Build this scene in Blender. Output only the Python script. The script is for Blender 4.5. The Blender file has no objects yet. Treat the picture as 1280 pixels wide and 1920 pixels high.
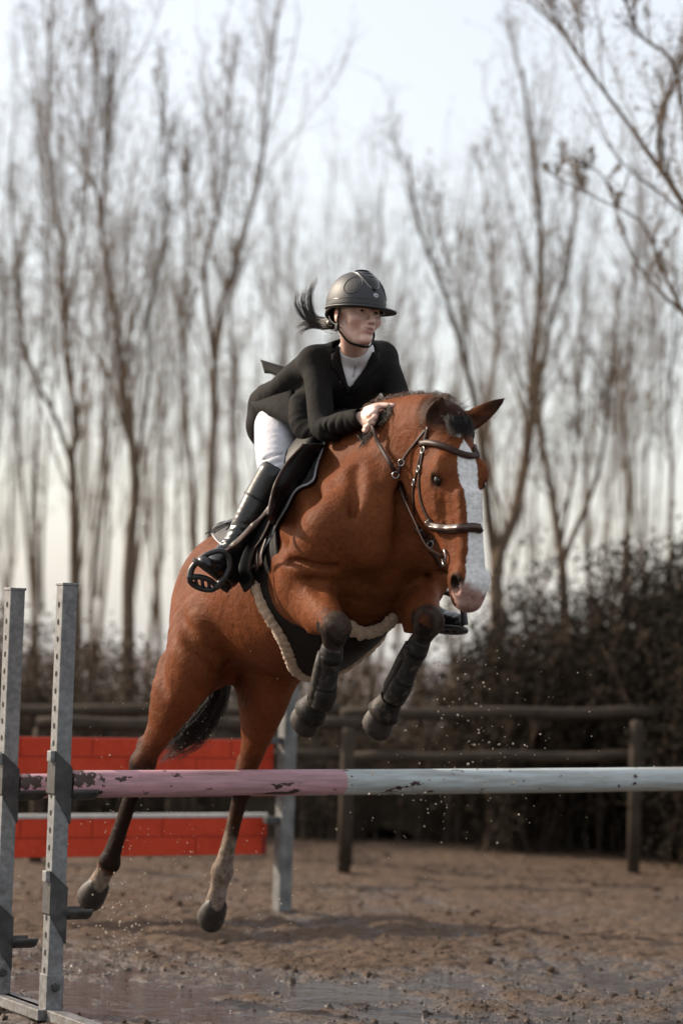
import bpy, math, random
import numpy as np
from mathutils import Vector, Matrix, Euler
from mathutils.bvhtree import BVHTree

S = bpy.context.scene
COL = S.collection
R = math.radians
random.seed(4)
rng = np.random.default_rng(11)

# ------------------------------------------------------------ camera, sky, sun, exposure
FPX = 85.0 / 36.0 * 1920.0
CAM = np.array([0.0, 0.0, 1.37])
TILT, ROLL = R(3.36), R(1.9)
_F = np.array([0, math.cos(TILT), math.sin(TILT)])
_r0 = np.array([1.0, 0, 0]); _u0 = np.array([0, -math.sin(TILT), math.cos(TILT)])
_R = math.cos(ROLL) * _r0 + math.sin(ROLL) * _u0
_U = -math.sin(ROLL) * _r0 + math.cos(ROLL) * _u0
cd = bpy.data.cameras.new('camera'); cam = bpy.data.objects.new('camera', cd); COL.objects.link(cam)
cam.matrix_world = Matrix(((_R[0], _U[0], -_F[0], CAM[0]), (_R[1], _U[1], -_F[1], CAM[1]), (_R[2], _U[2], -_F[2], CAM[2]), (0, 0, 0, 1)))
cd.sensor_fit = 'VERTICAL'; cd.sensor_height = 36; cd.lens = 85
cd.clip_start = 0.1; cd.clip_end = 2000
cd.dof.use_dof = True; cd.dof.focus_distance = 8.85; cd.dof.aperture_fstop = 1.6
S.camera = cam

SUN_AZ, SUN_EL = R(-64), R(30)      # azimuth from +Y towards +X
SUN_DIR = Vector((math.sin(SUN_AZ) * math.cos(SUN_EL), math.cos(SUN_AZ) * math.cos(SUN_EL), math.sin(SUN_EL)))
W = bpy.data.worlds.new('World'); S.world = W; W.use_nodes = True
nt = W.node_tree; bg = nt.nodes['Background']
sky = nt.nodes.new('ShaderNodeTexSky'); sky.sky_type = 'NISHITA'; sky.sun_disc = False
sky.sun_elevation = SUN_EL; sky.sun_rotation = SUN_AZ
sky.air_density = 1.0; sky.dust_density = 3.2; sky.ozone_density = 1.0
veil = nt.nodes.new('ShaderNodeMix'); veil.data_type = 'RGBA'; veil.inputs[0].default_value = 0.50     # thin high cloud whitening the whole sky
veil.inputs[7].default_value = (6.5, 6.4, 6.2, 1); nt.links.new(sky.outputs[0], veil.inputs[6])
nt.links.new(veil.outputs[2], bg.inputs[0]); bg.inputs[1].default_value = 0.15
sd = bpy.data.lights.new('sun', 'SUN'); sd.energy = 5.0; sd.angle = R(0.9); sd.color = (1.0, 0.86, 0.70)
sun = bpy.data.objects.new('sun', sd); COL.objects.link(sun)
sun.rotation_euler = SUN_DIR.to_track_quat('Z', 'Y').to_euler()
S.view_settings.view_transform = 'Standard'; S.view_settings.look = 'None'
S.view_settings.exposure = 0.38; S.view_settings.gamma = 1.0; S.view_settings.use_curve_mapping = False

# ------------------------------------------------------------ helpers
def at(px, py, Y):
    d = _F * FPX + _R * (px - 640) + _U * (960 - py)
    return CAM + d * (Y / d[1])
def ray(px, py):
    d = _F * FPX + _R * (px - 640) + _U * (960 - py)
    return d / np.linalg.norm(d)
def nrm(v):
    v = np.asarray(v, float); return v / (np.linalg.norm(v) + 1e-12)
def V(*a): return np.array(a, float)

def link(o, parent=None):
    COL.objects.link(o)
    if parent is not None: o.parent = parent
    return o
def tag(o, label=None, cat=None, group=None, kind=None):
    if label: o['label'] = label
    if cat: o['category'] = cat
    if group: o['group'] = group
    if kind: o['kind'] = kind
    return o
def empty(name, label, cat, group=None):
    o = bpy.data.objects.new(name, None); o.empty_display_size = 0.1
    link(o); return tag(o, label, cat, group)
def mesh_np(name, verts, quads=None, tris=None, smooth=True):
    me = bpy.data.meshes.new(name)
    verts = np.asarray(verts, np.float32); me.vertices.add(len(verts)); me.vertices.foreach_set('co', verts.ravel())
    q = np.zeros((0, 4), np.int32) if quads is None else np.asarray(quads, np.int32)
    t = np.zeros((0, 3), np.int32) if tris is None else np.asarray(tris, np.int32)
    li = np.concatenate([q.ravel(), t.ravel()]).astype(np.int32)
    me.loops.add(len(li)); me.loops.foreach_set('vertex_index', li)
    ls = np.concatenate([np.arange(len(q)) * 4, len(q) * 4 + np.arange(len(t)) * 3]).astype(np.int32)
    lt = np.concatenate([np.full(len(q), 4), np.full(len(t), 3)]).astype(np.int32)
    me.polygons.add(len(ls)); me.polygons.foreach_set('loop_start', ls); me.polygons.foreach_set('loop_total', lt)
    me.polygons.foreach_set('use_smooth', np.full(len(ls), smooth, bool))
    me.update(calc_edges=True); me.validate()
    return me
def obj(name, me, mat=None, parent=None):
    o = bpy.data.objects.new(name, me)
    if mat is not None:
        me.materials.clear(); me.materials.append(mat)
    return link(o, parent)
def attr(me, name, vals):
    a = me.attributes.new(name, 'FLOAT', 'POINT'); a.data.foreach_set('value', np.asarray(vals, np.float32))
def pydata(name, v, f, smooth=False):
    me = bpy.data.meshes.new(name); me.from_pydata([tuple(map(float, p)) for p in v], [], f); me.update()
    if smooth: me.polygons.foreach_set('use_smooth', np.full(len(me.polygons), True, bool))
    return me
class MB:
    """collects shapes into one mesh"""
    def __init__(s): s.v = []; s.f = []
    def add(s, v, f):
        b = len(s.v); s.v += [tuple(map(float, p)) for p in v]; s.f += [tuple(i + b for i in q) for q in f]
    def obox(s, c, ax, hs, bev=0.0):
        """oriented box, ax = 3 unit axes, hs = half sizes; bev cuts the corners"""
        c = np.asarray(c, float); ax = [np.asarray(a, float) for a in ax]
        if bev <= 0:
            v = [c + ax[0] * hs[0] * i + ax[1] * hs[1] * j + ax[2] * hs[2] * k for i in (-1, 1) for j in (-1, 1) for k in (-1, 1)]
            s.add(v, [(0, 1, 3, 2), (4, 6, 7, 5), (0, 4, 5, 1), (2, 3, 7, 6), (0, 2, 6, 4), (1, 5, 7, 3)]); return
        import bmesh
        bm = bmesh.new(); bmesh.ops.create_cube(bm, size=2)
        for q in bm.verts: q.co = Vector((q.co.x * hs[0], q.co.y * hs[1], q.co.z * hs[2]))
        bmesh.ops.bevel(bm, geom=bm.edges[:], offset=bev, segments=2, affect='EDGES', profile=0.6)
        bm.verts.index_update()
        s.add([c + ax[0] * q.co.x + ax[1] * q.co.y + ax[2] * q.co.z for q in bm.verts], [tuple(q.index for q in f.verts) for f in bm.faces]); bm.free()
    def tube(s, pts, rad, n=10, cap=True, ref=None):
        pts = [np.asarray(p, float) for p in pts]
        if not hasattr(rad, '__len__'): rad = [rad] * len(pts)
        v = []; m = len(pts); pu = None
        for i, p in enumerate(pts):
            t = nrm(pts[min(i + 1, m - 1)] - pts[max(i - 1, 0)])
            if pu is None:
                r_ = V(0, 0, 1) if abs(t[2]) < 0.9 else V(1, 0, 0)
                if ref is not None: r_ = np.asarray(ref, float)
                pu = r_
            u = nrm(pu - t * np.dot(pu, t)); w = np.cross(t, u); pu = u
            ra = rad[i]; ru, rw = (ra if hasattr(ra, '__len__') else (ra, ra))
            for k in range(n):
                a = 2 * math.pi * k / n
                v.append(p + u * math.cos(a) * ru + w * math.sin(a) * rw)
        f = [(i * n + k, i * n + (k + 1) % n, (i + 1) * n + (k + 1) % n, (i + 1) * n + k) for i in range(m - 1) for k in range(n)]
        if cap: f += [tuple(range(n - 1, -1, -1)), tuple((m - 1) * n + k for k in range(n))]
        s.add(v, f)
    def build(s, name, mat, parent=None, smooth=False):
        return obj(name, pydata(name, s.v, s.f, smooth), mat, parent)

def smoothpts(pts, sub=6, closed=False):
    """Catmull-Rom through points of any dimension"""
    P = [np.asarray(p, float) for p in pts]; n = len(P); out = []
    rngi = range(n if closed else n - 1)
    for i in rngi:
        if closed: a, b, c, d = P[(i - 1) % n], P[i], P[(i + 1) % n], P[(i + 2) % n]
        else:
            b, c = P[i], P[i + 1]
            a = P[i - 1] if i > 0 else 2 * b - c
            d = P[i + 2] if i + 2 < n else 2 * c - b
        for k in range(sub):
            t = k / sub
            out.append(0.5 * ((2 * b) + (-a + c) * t + (2 * a - 5 * b + 4 * c - d) * t * t + (-a + 3 * b - 3 * c + d) * t ** 3))
    if not closed: out.append(P[-1])
    return np.array(out)

def tubes(polys, rads, sides=3):
    """many tubes at once: polys (N,P,3), rads (N,P) -> verts, quads"""
    polys = np.asarray(polys, np.float32); rads = np.asarray(rads, np.float32)
    N, P, _ = polys.shape
    t = np.empty_like(polys); t[:, 1:-1] = polys[:, 2:] - polys[:, :-2]; t[:, 0] = polys[:, 1] - polys[:, 0]; t[:, -1] = polys[:, -1] - polys[:, -2]
    t /= np.linalg.norm(t, axis=2, keepdims=True) + 1e-9
    ref = np.zeros((N, 1, 3), np.float32); ref[:, 0, 0] = 0.83; ref[:, 0, 1] = 0.55; ref[:, 0, 2] = .1
    u = ref - t * (t * ref).sum(2, keepdims=True); u /= np.linalg.norm(u, axis=2, keepdims=True) + 1e-9
    w = np.cross(t, u)
    a = np.arange(sides) * 2 * np.pi / sides
    ring = polys[:, :, None, :] + rads[:, :, None, None] * (u[:, :, None, :] * np.cos(a)[None, None, :, None] + w[:, :, None, :] * np.sin(a)[None, None, :, None])
    v = ring.reshape(-1, 3)
    idx = np.arange(N * P * sides).reshape(N, P, sides)
    q = np.stack([idx[:, :-1, :], np.roll(idx, -1, 2)[:, :-1, :], np.roll(idx, -1, 2)[:, 1:, :], idx[:, 1:, :]], -1).reshape(-1, 4)
    return v, q
def join(parts):
    vs, qs, b = [], [], 0
    for v, q in parts:
        vs.append(v); qs.append(np.asarray(q) + b); b += len(v)
    return np.concatenate(vs), np.concatenate(qs)

# value noise in numpy (for terrain and lumps)
def vnoise(P, seed=0):
    P = np.asarray(P, np.float64); i = np.floor(P).astype(np.int64); f = P - i; f = f * f * (3 - 2 * f)
    def hsh(a):
        h = (a * np.array([374761393, 668265263, 2147483647 // 3])[:a.shape[-1]]).sum(-1) + seed * 1274126177
        h = (h ^ (h >> 13)) * 1274126177; h = h ^ (h >> 16)
        return (h & 0xffff) / 65535.0
    D = P.shape[-1]; out = 0
    for c in range(2 ** D):
        off = np.array([(c >> k) & 1 for k in range(D)])
        w = np.prod(np.where(off, f, 1 - f), axis=-1)
        out = out + w * hsh(i + off)
    return out * 2 - 1
def fbm(P, oct=4, seed=0, gain=0.5):
    s, a, P = 0, 1, np.asarray(P, float)
    for o in range(oct):
        s = s + a * vnoise(P * 2 ** o + 17.3 * o, seed + o); a *= gain
    return s

# ------------------------------------------------------------ signed distance sculpting -> one continuous mesh
class SDF:
    def __init__(s, lo, hi, h):
        s.h = h; s.lo = np.asarray(lo, float); n = np.ceil((np.asarray(hi, float) - s.lo) / h).astype(int) + 1
        s.n = n; s.ax = [(s.lo[i] + h * np.arange(n[i])).astype(np.float32) for i in range(3)]
        s.v = np.full(n, 1.0, np.float32)
    def _sl(s, lo, hi):
        a = np.clip(np.floor((lo - s.lo) / s.h).astype(int), 0, s.n - 1); b = np.clip(np.ceil((hi - s.lo) / s.h).astype(int) + 1, 1, s.n)
        return tuple(slice(a[i], max(b[i], a[i] + 1)) for i in range(3))
    def _grid(s, sl):
        return s.ax[0][sl[0]][:, None, None], s.ax[1][sl[1]][None, :, None], s.ax[2][sl[2]][None, None, :]
    def _comb(s, sl, d, k, op):
        a = s.v[sl]
        if op == 's': a = -a
        if k > 0:
            h = np.maximum(k - np.abs(a - d), 0) / k; r = np.minimum(a, d) - h * h * k * 0.25
        else: r = np.minimum(a, d)
        s.v[sl] = -r if op == 's' else r
    @staticmethod
    def _cone(X, Y, Z, A, B, ra, rb, n):
        A = np.asarray(A, float); B = np.asarray(B, float); d = B - A; L = np.linalg.norm(d)
        if L < 1e-6: d = V(0, 0, 1e-6); L = 1e-6
        dh = d / L; n = np.asarray(n, float); n = nrm(n - dh * np.dot(n, dh)); m = np.cross(dh, n)
        X, Y, Z = X - np.float32(A[0]), Y - np.float32(A[1]), Z - np.float32(A[2])
        f = np.float32
        qa = X * f(dh[0]) + Y * f(dh[1]) + Z * f(dh[2]); t = np.clip(qa / f(L), 0, 1); qa = qa - t * f(L)
        qn = X * f(n[0]) + Y * f(n[1]) + Z * f(n[2]); qm = X * f(m[0]) + Y * f(m[1]) + Z * f(m[2])
        rn = f(ra[0]) + t * f(rb[0] - ra[0]); rm = f(ra[1]) + t * f(rb[1] - ra[1]); rc = np.minimum(rn, rm)
        un, um, ua = qn / rn, qm / rm, qa / rc
        k0 = np.sqrt(un * un + um * um + ua * ua); k1 = np.sqrt((un / rn) ** 2 + (um / rm) ** 2 + (ua / rc) ** 2)
        return k0 * (k0 - 1) / np.maximum(k1, f(1e-5))
    @staticmethod
    def _r(r): return (r, r) if not hasattr(r, '__len__') else tuple(r)
    def tube(s, pts, rad, n=(1, 0, 0), k=0.03, sub=3, op='u'):
        rad = [s._r(r) for r in rad]
        if len(pts) > 2 and sub > 1:
            q = smoothpts([np.concatenate([p, r]) for p, r in zip(pts, rad)], sub); P, Rr = q[:, :3], np.maximum(q[:, 3:], 0.001)
        else: P, Rr = np.array(pts, float), np.array(rad, float)
        m = k + 3 * s.h; mr = Rr.max(1)[:, None] + m
        sl = s._sl((P - mr).min(0), (P + mr).max(0)); X, Y, Z = s._grid(sl)
        shp = (X.shape[0], Y.shape[1], Z.shape[2]); D = np.full(shp, 1.0, np.float32)
        off = np.array([q.start for q in sl])
        for i in range(len(P) - 1):
            mi = max(mr[i, 0], mr[i + 1, 0]); l2 = s._sl(np.minimum(P[i], P[i + 1]) - mi, np.maximum(P[i], P[i + 1]) + mi)
            x, y, z = s._grid(l2); lo = tuple(slice(l2[j].start - off[j], l2[j].stop - off[j]) for j in range(3))
            lo = tuple(slice(max(q.start, 0), q.stop) for q in lo)
            d = s._cone(x, y, z, P[i], P[i + 1], Rr[i], Rr[i + 1], n)
            t = D[lo]; d = d[:t.shape[0], :t.shape[1], :t.shape[2]]; np.minimum(t, d, out=t)
        s._comb(sl, D, k, op); return s
    def ell(s, c, ax, r, k=0.03, op='u'):
        c = np.asarray(c, float); r = s._r(r); r = r if len(r) == 3 else (r[0],) * 3
        ax = [nrm(a) for a in ax] if ax is not None else [V(1, 0, 0), V(0, 1, 0), V(0, 0, 1)]
        e = sum(np.abs(a) * q for a, q in zip(ax, r)) + k + 3 * s.h
        sl = s._sl(c - e, c + e); X, Y, Z = s._grid(sl); f = np.float32
        X, Y, Z = X - f(c[0]), Y - f(c[1]), Z - f(c[2]); k0 = 0; k1 = 0
        for a, q in zip(ax, r):
            u = (X * f(a[0]) + Y * f(a[1]) + Z * f(a[2])) / f(q); k0 = k0 + u * u; k1 = k1 + (u / f(q)) ** 2
        k0 = np.sqrt(k0); k1 = np.sqrt(k1)
        s._comb(sl, k0 * (k0 - 1) / np.maximum(k1, f(1e-5)), k, op); return s
    def mesh(s, name, smooth=2, largest=False):
        v = s.v; b = v < 0
        if b[0].any() or b[-1].any() or b[:, 0].any() or b[:, -1].any() or b[:, :, 0].any() or b[:, :, -1].any(): print('SDF touches box', name)
        c8 = [b[i:b.shape[0] - 1 + i, j:b.shape[1] - 1 + j, k:b.shape[2] - 1 + k] for i in (0, 1) for j in (0, 1) for k in (0, 1)]
        anyb = c8[0].copy(); allb = c8[0].copy()
        for q in c8[1:]: anyb |= q; allb &= q
        act = np.argwhere(anyb & ~allb); dim = np.array(anyb.shape)
        flat = (act[:, 0] * dim[1] + act[:, 1]) * dim[2] + act[:, 2]
        cv = np.stack([v[act[:, 0] + i, act[:, 1] + j, act[:, 2] + k] for i in (0, 1) for j in (0, 1) for k in (0, 1)], 1)
        corner = np.array([(i, j, k) for i in (0, 1) for j in (0, 1) for k in (0, 1)], np.float32)
        acc = np.zeros((len(act), 3), np.float32); cnt = np.zeros(len(act), np.float32)
        for a in range(8):
            for ax in (4, 2, 1):
                if a & ax: continue
                e = a | ax; va, ve = cv[:, a], cv[:, e]; m = (va < 0) != (ve < 0)
                t = va / np.where(m, va - ve, 1); p = corner[a] + t[:, None] * (corner[e] - corner[a])
                acc += np.where(m[:, None], p, 0); cnt += m
        P = (act + acc / cnt[:, None]) * s.h + s.lo
        def vid(i, j, k): return np.searchsorted(flat, (i * dim[1] + j) * dim[2] + k)
        quads = []
        for ax in range(3):
            a0 = np.moveaxis(b, ax, 0); ch = a0[:-1] != a0[1:]
            e = np.argwhere(ch); inside = a0[:-1][ch]
            o = [x for x in range(3) if x != ax]; full = np.zeros((len(e), 3), int); full[:, ax] = e[:, 0]; full[:, o[0]] = e[:, 1]; full[:, o[1]] = e[:, 2]
            ok = (full[:, o[0]] > 0) & (full[:, o[1]] > 0) & (full[:, o[0]] < dim[o[0]]) & (full[:, o[1]] < dim[o[1]]) & (full[:, ax] < dim[ax])
            full = full[ok]; inside = inside[ok]; ids = []
            for da, db in ((-1, -1), (0, -1), (0, 0), (-1, 0)):
                g = full.copy(); g[:, o[0]] += da; g[:, o[1]] += db; ids.append(vid(g[:, 0], g[:, 1], g[:, 2]))
            q = np.stack(ids, 1); flip = inside if ax != 1 else ~inside
            q = np.where(flip[:, None], q, q[:, ::-1]); quads.append(q)
        Q = np.concatenate(quads)
        ed = np.concatenate([Q[:, [0, 1]], Q[:, [1, 2]], Q[:, [2, 3]], Q[:, [3, 0]]]); n = len(P)
        for it in range(smooth):
            for lam in (0.5, -0.45):
                deg = np.bincount(ed[:, 0], minlength=n) + np.bincount(ed[:, 1], minlength=n)
                avg = np.stack([np.bincount(ed[:, 0], P[ed[:, 1], c], n) + np.bincount(ed[:, 1], P[ed[:, 0], c], n) for c in range(3)], 1) / deg[:, None]
                P = P + lam * (avg - P)
        if largest:                                     # keep the one connected surface
            lab = np.arange(n)
            while True:
                m_ = np.minimum(lab[ed[:, 0]], lab[ed[:, 1]]); new = lab.copy(); np.minimum.at(new, ed[:, 0], m_); np.minimum.at(new, ed[:, 1], m_); new = new[new]
                if (new == lab).all(): break
                lab = new
            big = np.bincount(lab).argmax(); kp = lab == big; idm = np.cumsum(kp) - 1; Q = idm[Q[kp[Q[:, 0]]]]; P = P[kp]
        s.P = P
        return mesh_np(name, P, Q)

# ------------------------------------------------------------ materials
def newmat(name):
    m = bpy.data.materials.new(name); m.use_nodes = True
    n = m.node_tree; return m, n, n.nodes['Principled BSDF']
def nd(n, typ, **kw):
    x = n.nodes.new(typ)
    for k, v in kw.items():
        if k in x.inputs.keys(): x.inputs[k].default_value = v
        else: setattr(x, k, v)
    return x
def ramp(n, fac, stops):
    r = n.nodes.new('ShaderNodeValToRGB'); e = r.color_ramp.elements
    while len(e) < len(stops): e.new(0.5)
    for q, (p, c) in zip(e, stops): q.position = p; q.color = (*c, 1) if len(c) == 3 else c
    n.links.new(fac, r.inputs[0]); return r.outputs[0]
def mix(n, fac, a, b, blend='MIX'):
    m = n.nodes.new('ShaderNodeMix'); m.data_type = 'RGBA'; m.blend_type = blend
    for sock, v in ((m.inputs[0], fac), (m.inputs[6], a), (m.inputs[7], b)):
        if hasattr(v, 'links'): n.links.new(v, sock)
        elif hasattr(v, '__len__'): sock.default_value = (*v, 1) if len(v) == 3 else v
        else: sock.default_value = v
    return m.outputs[2]
def noise(n, scale, detail=4, rough=0.55, vec=None, dist=0.0):
    t = nd(n, 'ShaderNodeTexNoise', Scale=scale, Detail=detail, Roughness=rough, Distortion=dist)
    if vec is None:
        g = n.nodes.new('ShaderNodeNewGeometry'); vec = g.outputs['Position']
    n.links.new(vec, t.inputs['Vector']); return t.outputs['Fac']
def objvec(n, scale=(1, 1, 1)):
    g = n.nodes.new('ShaderNodeTexCoord'); m = n.nodes.new('ShaderNodeMapping'); m.inputs['Scale'].default_value = scale
    n.links.new(g.outputs['Object'], m.inputs[0]); return m.outputs[0]
def bump(n, b, h, strength=0.3, dist=0.01):
    x = nd(n, 'ShaderNodeBump', Strength=strength, Distance=dist); n.links.new(h, x.inputs['Height'])
    if b.inputs['Normal'].links: n.links.new(b.inputs['Normal'].links[0].from_socket, x.inputs['Normal'])
    n.links.new(x.outputs[0], b.inputs['Normal'])
def plain(name, col, rough=0.5, var=0.25, scale=20, metallic=0.0, bstr=0.15, bscale=60, bdist=0.004, spec=0.5, sheen=0.0):
    m, n, b = newmat(name)
    f = noise(n, scale, 5)
    lo = tuple(c * (1 - var) for c in col); hi = tuple(min(1, c * (1 + var)) for c in col)
    n.links.new(ramp(n, f, [(0.3, lo), (0.7, hi)]), b.inputs['Base Color'])
    b.inputs['Roughness'].default_value = rough; b.inputs['Metallic'].default_value = metallic
    b.inputs['Specular IOR Level'].default_value = spec
    if sheen: b.inputs['Sheen Weight'].default_value = sheen
    if bstr: bump(n, b, noise(n, bscale, 4), bstr, bdist)
    return m
HORSE_RES = 0.008; RIDER_RES = 0.004
# ============================================================ HORSE
PHI, THE = R(25), R(22)
fH = V(math.cos(THE) * math.sin(PHI), -math.cos(THE) * math.cos(PHI), math.sin(THE))
lH = V(math.cos(PHI), math.sin(PHI), 0); uH = np.cross(fH, lH)
W0 = at(620, 850, 9.05)
def H(s, l, u): return W0 + s * fH + l * lH + u * uH
def toH(p): d = np.asarray(p) - W0; return np.stack([d @ fH, d @ lH, d @ uH], -1)

# head frame: z along the face from poll to muzzle, x to the horse's left, y out of the face
POLL = at(848, 790, 8.40); MUZ = at(884, 1118, 8.19)
HL = np.linalg.norm(MUZ - POLL); hz = nrm(MUZ - POLL)
PSI = R(24); hx = V(math.cos(PSI), math.sin(PSI), 0.03); hx = nrm(hx - hz * np.dot(hx, hz)); hy = np.cross(hx, hz)
if hy[1] > 0: hy = -hy
def HD(x, y, z): return POLL + x * hx + y * hy + z * hz
print('head len', HL)

E = {}   # joints
E['hipR'] = H(-.90, -.17, -.25); E['hipL'] = H(-.90, .17, -.25)
E['stiR'] = at(368, 1240, 9.38); E['stiL'] = at(515, 1255, 9.52)
E['hokR'] = at(268, 1432, 9.62); E['hokL'] = at(458, 1464, 9.74)
E['fetR'] = at(205, 1618, 9.72); E['fetL'] = at(417, 1634, 9.83)
E['tipR'] = at(181, 1664, 9.80); E['tipL'] = at(402, 1702, 9.88)
E['elbR'] = at(570, 1108, 8.74); E['elbL'] = at(770, 1105, 8.90)
E['kneR'] = at(630, 1178, 8.38); E['kneL'] = at(804, 1166, 8.50)
E['ffR'] = at(607, 1300, 8.48); E['ffL'] = at(748, 1288, 8.60)
E['ftR'] = at(588, 1323, 8.56); E['ftL'] = at(722, 1328, 8.68)
for a, b in (('hipR', 'stiR'), ('stiR', 'hokR'), ('hokR', 'fetR'), ('fetR', 'tipR'), ('hipL', 'stiL'), ('stiL', 'hokL'), ('hokL', 'fetL'), ('fetL', 'tipL'), ('elbR', 'kneR'), ('kneR', 'ffR'), ('ffR', 'ftR'), ('elbL', 'kneL'), ('kneL', 'ffL'), ('ffL', 'ftL')):
    print(a, b, round(float(np.linalg.norm(E[a] - E[b])), 3))

def lerp(a, b, t): return np.asarray(a) * (1 - t) + np.asarray(b) * t
def horse_field(h):
    pts = np.array(list(E.values()) + [H(-1.3, 0, 0), HD(0, .1, .75), HD(.12, 0, -.15), HD(.3, 0, -.1), HD(-.1, 0, -.15)])
    f = SDF(pts.min(0) - .24, pts.max(0) + .24, h)
    # trunk
    st = [(.40, -.37, .12, .14), (.30, -.38, .20, .22), (.14, -.42, .24, .27), (-.05, -.425, .255, .315), (-.30, -.405, .283, .325),
          (-.55, -.355, .30, .31), (-.75, -.295, .285, .275), (-.95, -.265, .255, .255), (-1.10, -.24, .20, .195), (-1.2, -.25, .12, .13)]
    f.tube([H(s, 0, u) for s, u, a, b in st], [(a, b) for s, u, a, b in st], lH, k=.02, sub=3)
    f.tube([H(.16, 0, -.16), H(.04, 0, -.085), H(-.1, 0, -.075), H(-.3, 0, -.13)], [(.05, .08), (.05, .085), (.055, .085), (.07, .08)], lH, k=.13)
    # neck
    nb = [H(.02, 0, -.24), at(690, 885, 8.86), at(752, 842, 8.66), at(806, 815, 8.50), HD(0, -.07, .03)]
    f.tube(nb, [(.135, .28), (.115, .24), (.098, .195), (.085, .145), (.075, .11)], nrm(lH + .4 * hx), k=.10, sub=4)
    # shoulders and breast
    for sd, el in ((-1, E['elbR']), (1, E['elbL'])):
        sp = H(.31, .185 * sd, -.47)
        f.tube([H(-.06, .085 * sd, -.14), H(.10, .15 * sd, -.3), sp], [(.05, .10), (.07, .12), (.10, .11)], lH, k=.07)
        f.tube([sp, lerp(sp, el, .5) , el], [.115, .125, .105], lH, k=.06)
        f.ell(H(.36, .085 * sd, -.47), (fH, lH, uH), (.105, .105, .15), k=.06)
        # triceps
        f.ell(lerp(H(-.05, .2 * sd, -.38), el, .55), (fH, lH, uH), (.15, .07, .17), k=.07)
    # groove down the breast and between breast and shoulder
    f.tube([H(.48, 0, -.33), H(.47, 0, -.5), H(.36, 0, -.64)], [.012, .018, .014], lH, k=.05, op='s')
    # forelegs
    for s_, sd in (('R', -1), ('L', 1)):
        el, kn, ff = E['elb' + s_], E['kne' + s_], E['ff' + s_]
        ax = nrm(kn - el); cn = nrm(ff - kn); fw = nrm(ax - cn)          # fw: out of the front of the knee
        lat = nrm(np.cross(ax, cn))
        f.tube([el, lerp(el, kn, .3), lerp(el, kn, .65), lerp(el, kn, .9)], [(.09, .125), (.08, .105), (.060, .070), (.050, .053)], lat, k=.03)
        upv = nrm(uH + .45 * lat * np.sign(np.dot(lat, -lH * sd)) * -1 - ax * np.dot(uH, ax)); upv = nrm(upv - ax * np.dot(upv, ax))
        f.tube([lerp(el, kn, t) + upv * (.132 - .062 * t) + lH * (-sd) * .03 for t in (-.05, .2, .45, .68)], [.004, .014, .015, .004], lH, k=.04, op='s')
        f.ell(lerp(el, kn, .32) + fw * .035, (ax, lat, fw), (.12, .045, .045), k=.04)
        f.ell(kn + fw * .002, (lerp(ax, cn, .5), lat, fw), (.050, .043, .035), k=.035)
        f.ell(kn + fw * .02 - lat * .018, None, .022, k=.03); f.ell(kn + fw * .02 + lat * .018, None, .022, k=.03)
        f.tube([kn, lerp(kn, ff, .25), lerp(kn, ff, .6), ff], [(.043, .044), (.035, .040), (.029, .036), (.036, .042)], lat, k=.03)
        f.ell(ff, None, (.038, .038, .038), k=.02)
        f.tube([ff, lerp(ff, E['ft' + s_], .85)], [.034, .037], lat, k=.02)
    # hindquarters
    for s_, sd in (('R', -1), ('L', 1)):
        hp, stf, hk, ft, tp = E['hip' + s_], E['sti' + s_], E['hok' + s_], E['fet' + s_], E['tip' + s_]
        f.ell(H(-.86, .13 * sd, -.18), (fH, lH, uH), (.25, .15, .19), k=.08)
        f.ell(H(-1.06, .115 * sd, -.30), (fH, lH, uH), (.15, .125, .24), k=.08)
        kne = nrm(np.cross(stf - hp, hk - stf)); lat = nrm(lH + 0.15 * V(-1, 0, 0) * (1 if sd < 0 else 0))
        back = nrm(np.cross(lat, nrm(hk - stf)));
        if np.dot(back, fH) > 0: back = -back
        f.tube([hp, lerp(hp, stf, .55), stf], [(.13, .21), (.13, .20), (.10, .13)], lat, k=.08)
        # hamstrings from the buttock to the gaskin
        f.tube([H(-1.12, .12 * sd, -.28), lerp(H(-1.1, .13 * sd, -.5), lerp(stf, hk, .2) + back * .09, .5), lerp(stf, hk, .3) + back * .09, lerp(stf, hk, .55) + back * .03], [(.10, .13), (.095, .13), (.08, .10), (.045, .055)], lat, k=.08)
        f.tube([stf, lerp(stf, hk, .3), lerp(stf, hk, .62), lerp(stf, hk, .88), hk], [(.09, .125), (.078, .11), (.052, .075), (.038, .05), (.042, .055)], lat, k=.05)
        hp2 = hk - nrm(ft - hk) * .055 + back * .045        # point of the hock
        f.tube([lerp(stf, hk, .5) + back * .05, lerp(stf, hk, .8) + back * .052, hp2], [.014, .013, .024], lat, k=.03)
        f.tube([hp2, hk + nrm(ft - hk) * .05 + back * .012], [(.023, .026), (.022, .022)], lat, k=.025)
        f.ell(hk, (lat, back, nrm(ft - hk)), (.042, .05, .06), k=.03)
        f.tube([hk, lerp(hk, ft, .25), lerp(hk, ft, .65), ft], [(.036, .045), (.029, .036), (.027, .034), (.036, .042)], lat, k=.03)
        f.tube([lerp(hk, ft, .15) + back * .026, lerp(hk, ft, .6) + back * .022, ft + back * .012], [.014, .013, .02], lat, k=.02)
        f.ell(ft, None, .041, k=.02)
        f.tube([ft, lerp(ft, tp, .5), tp], [.037, .036, .044], lat, k=.02)
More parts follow.
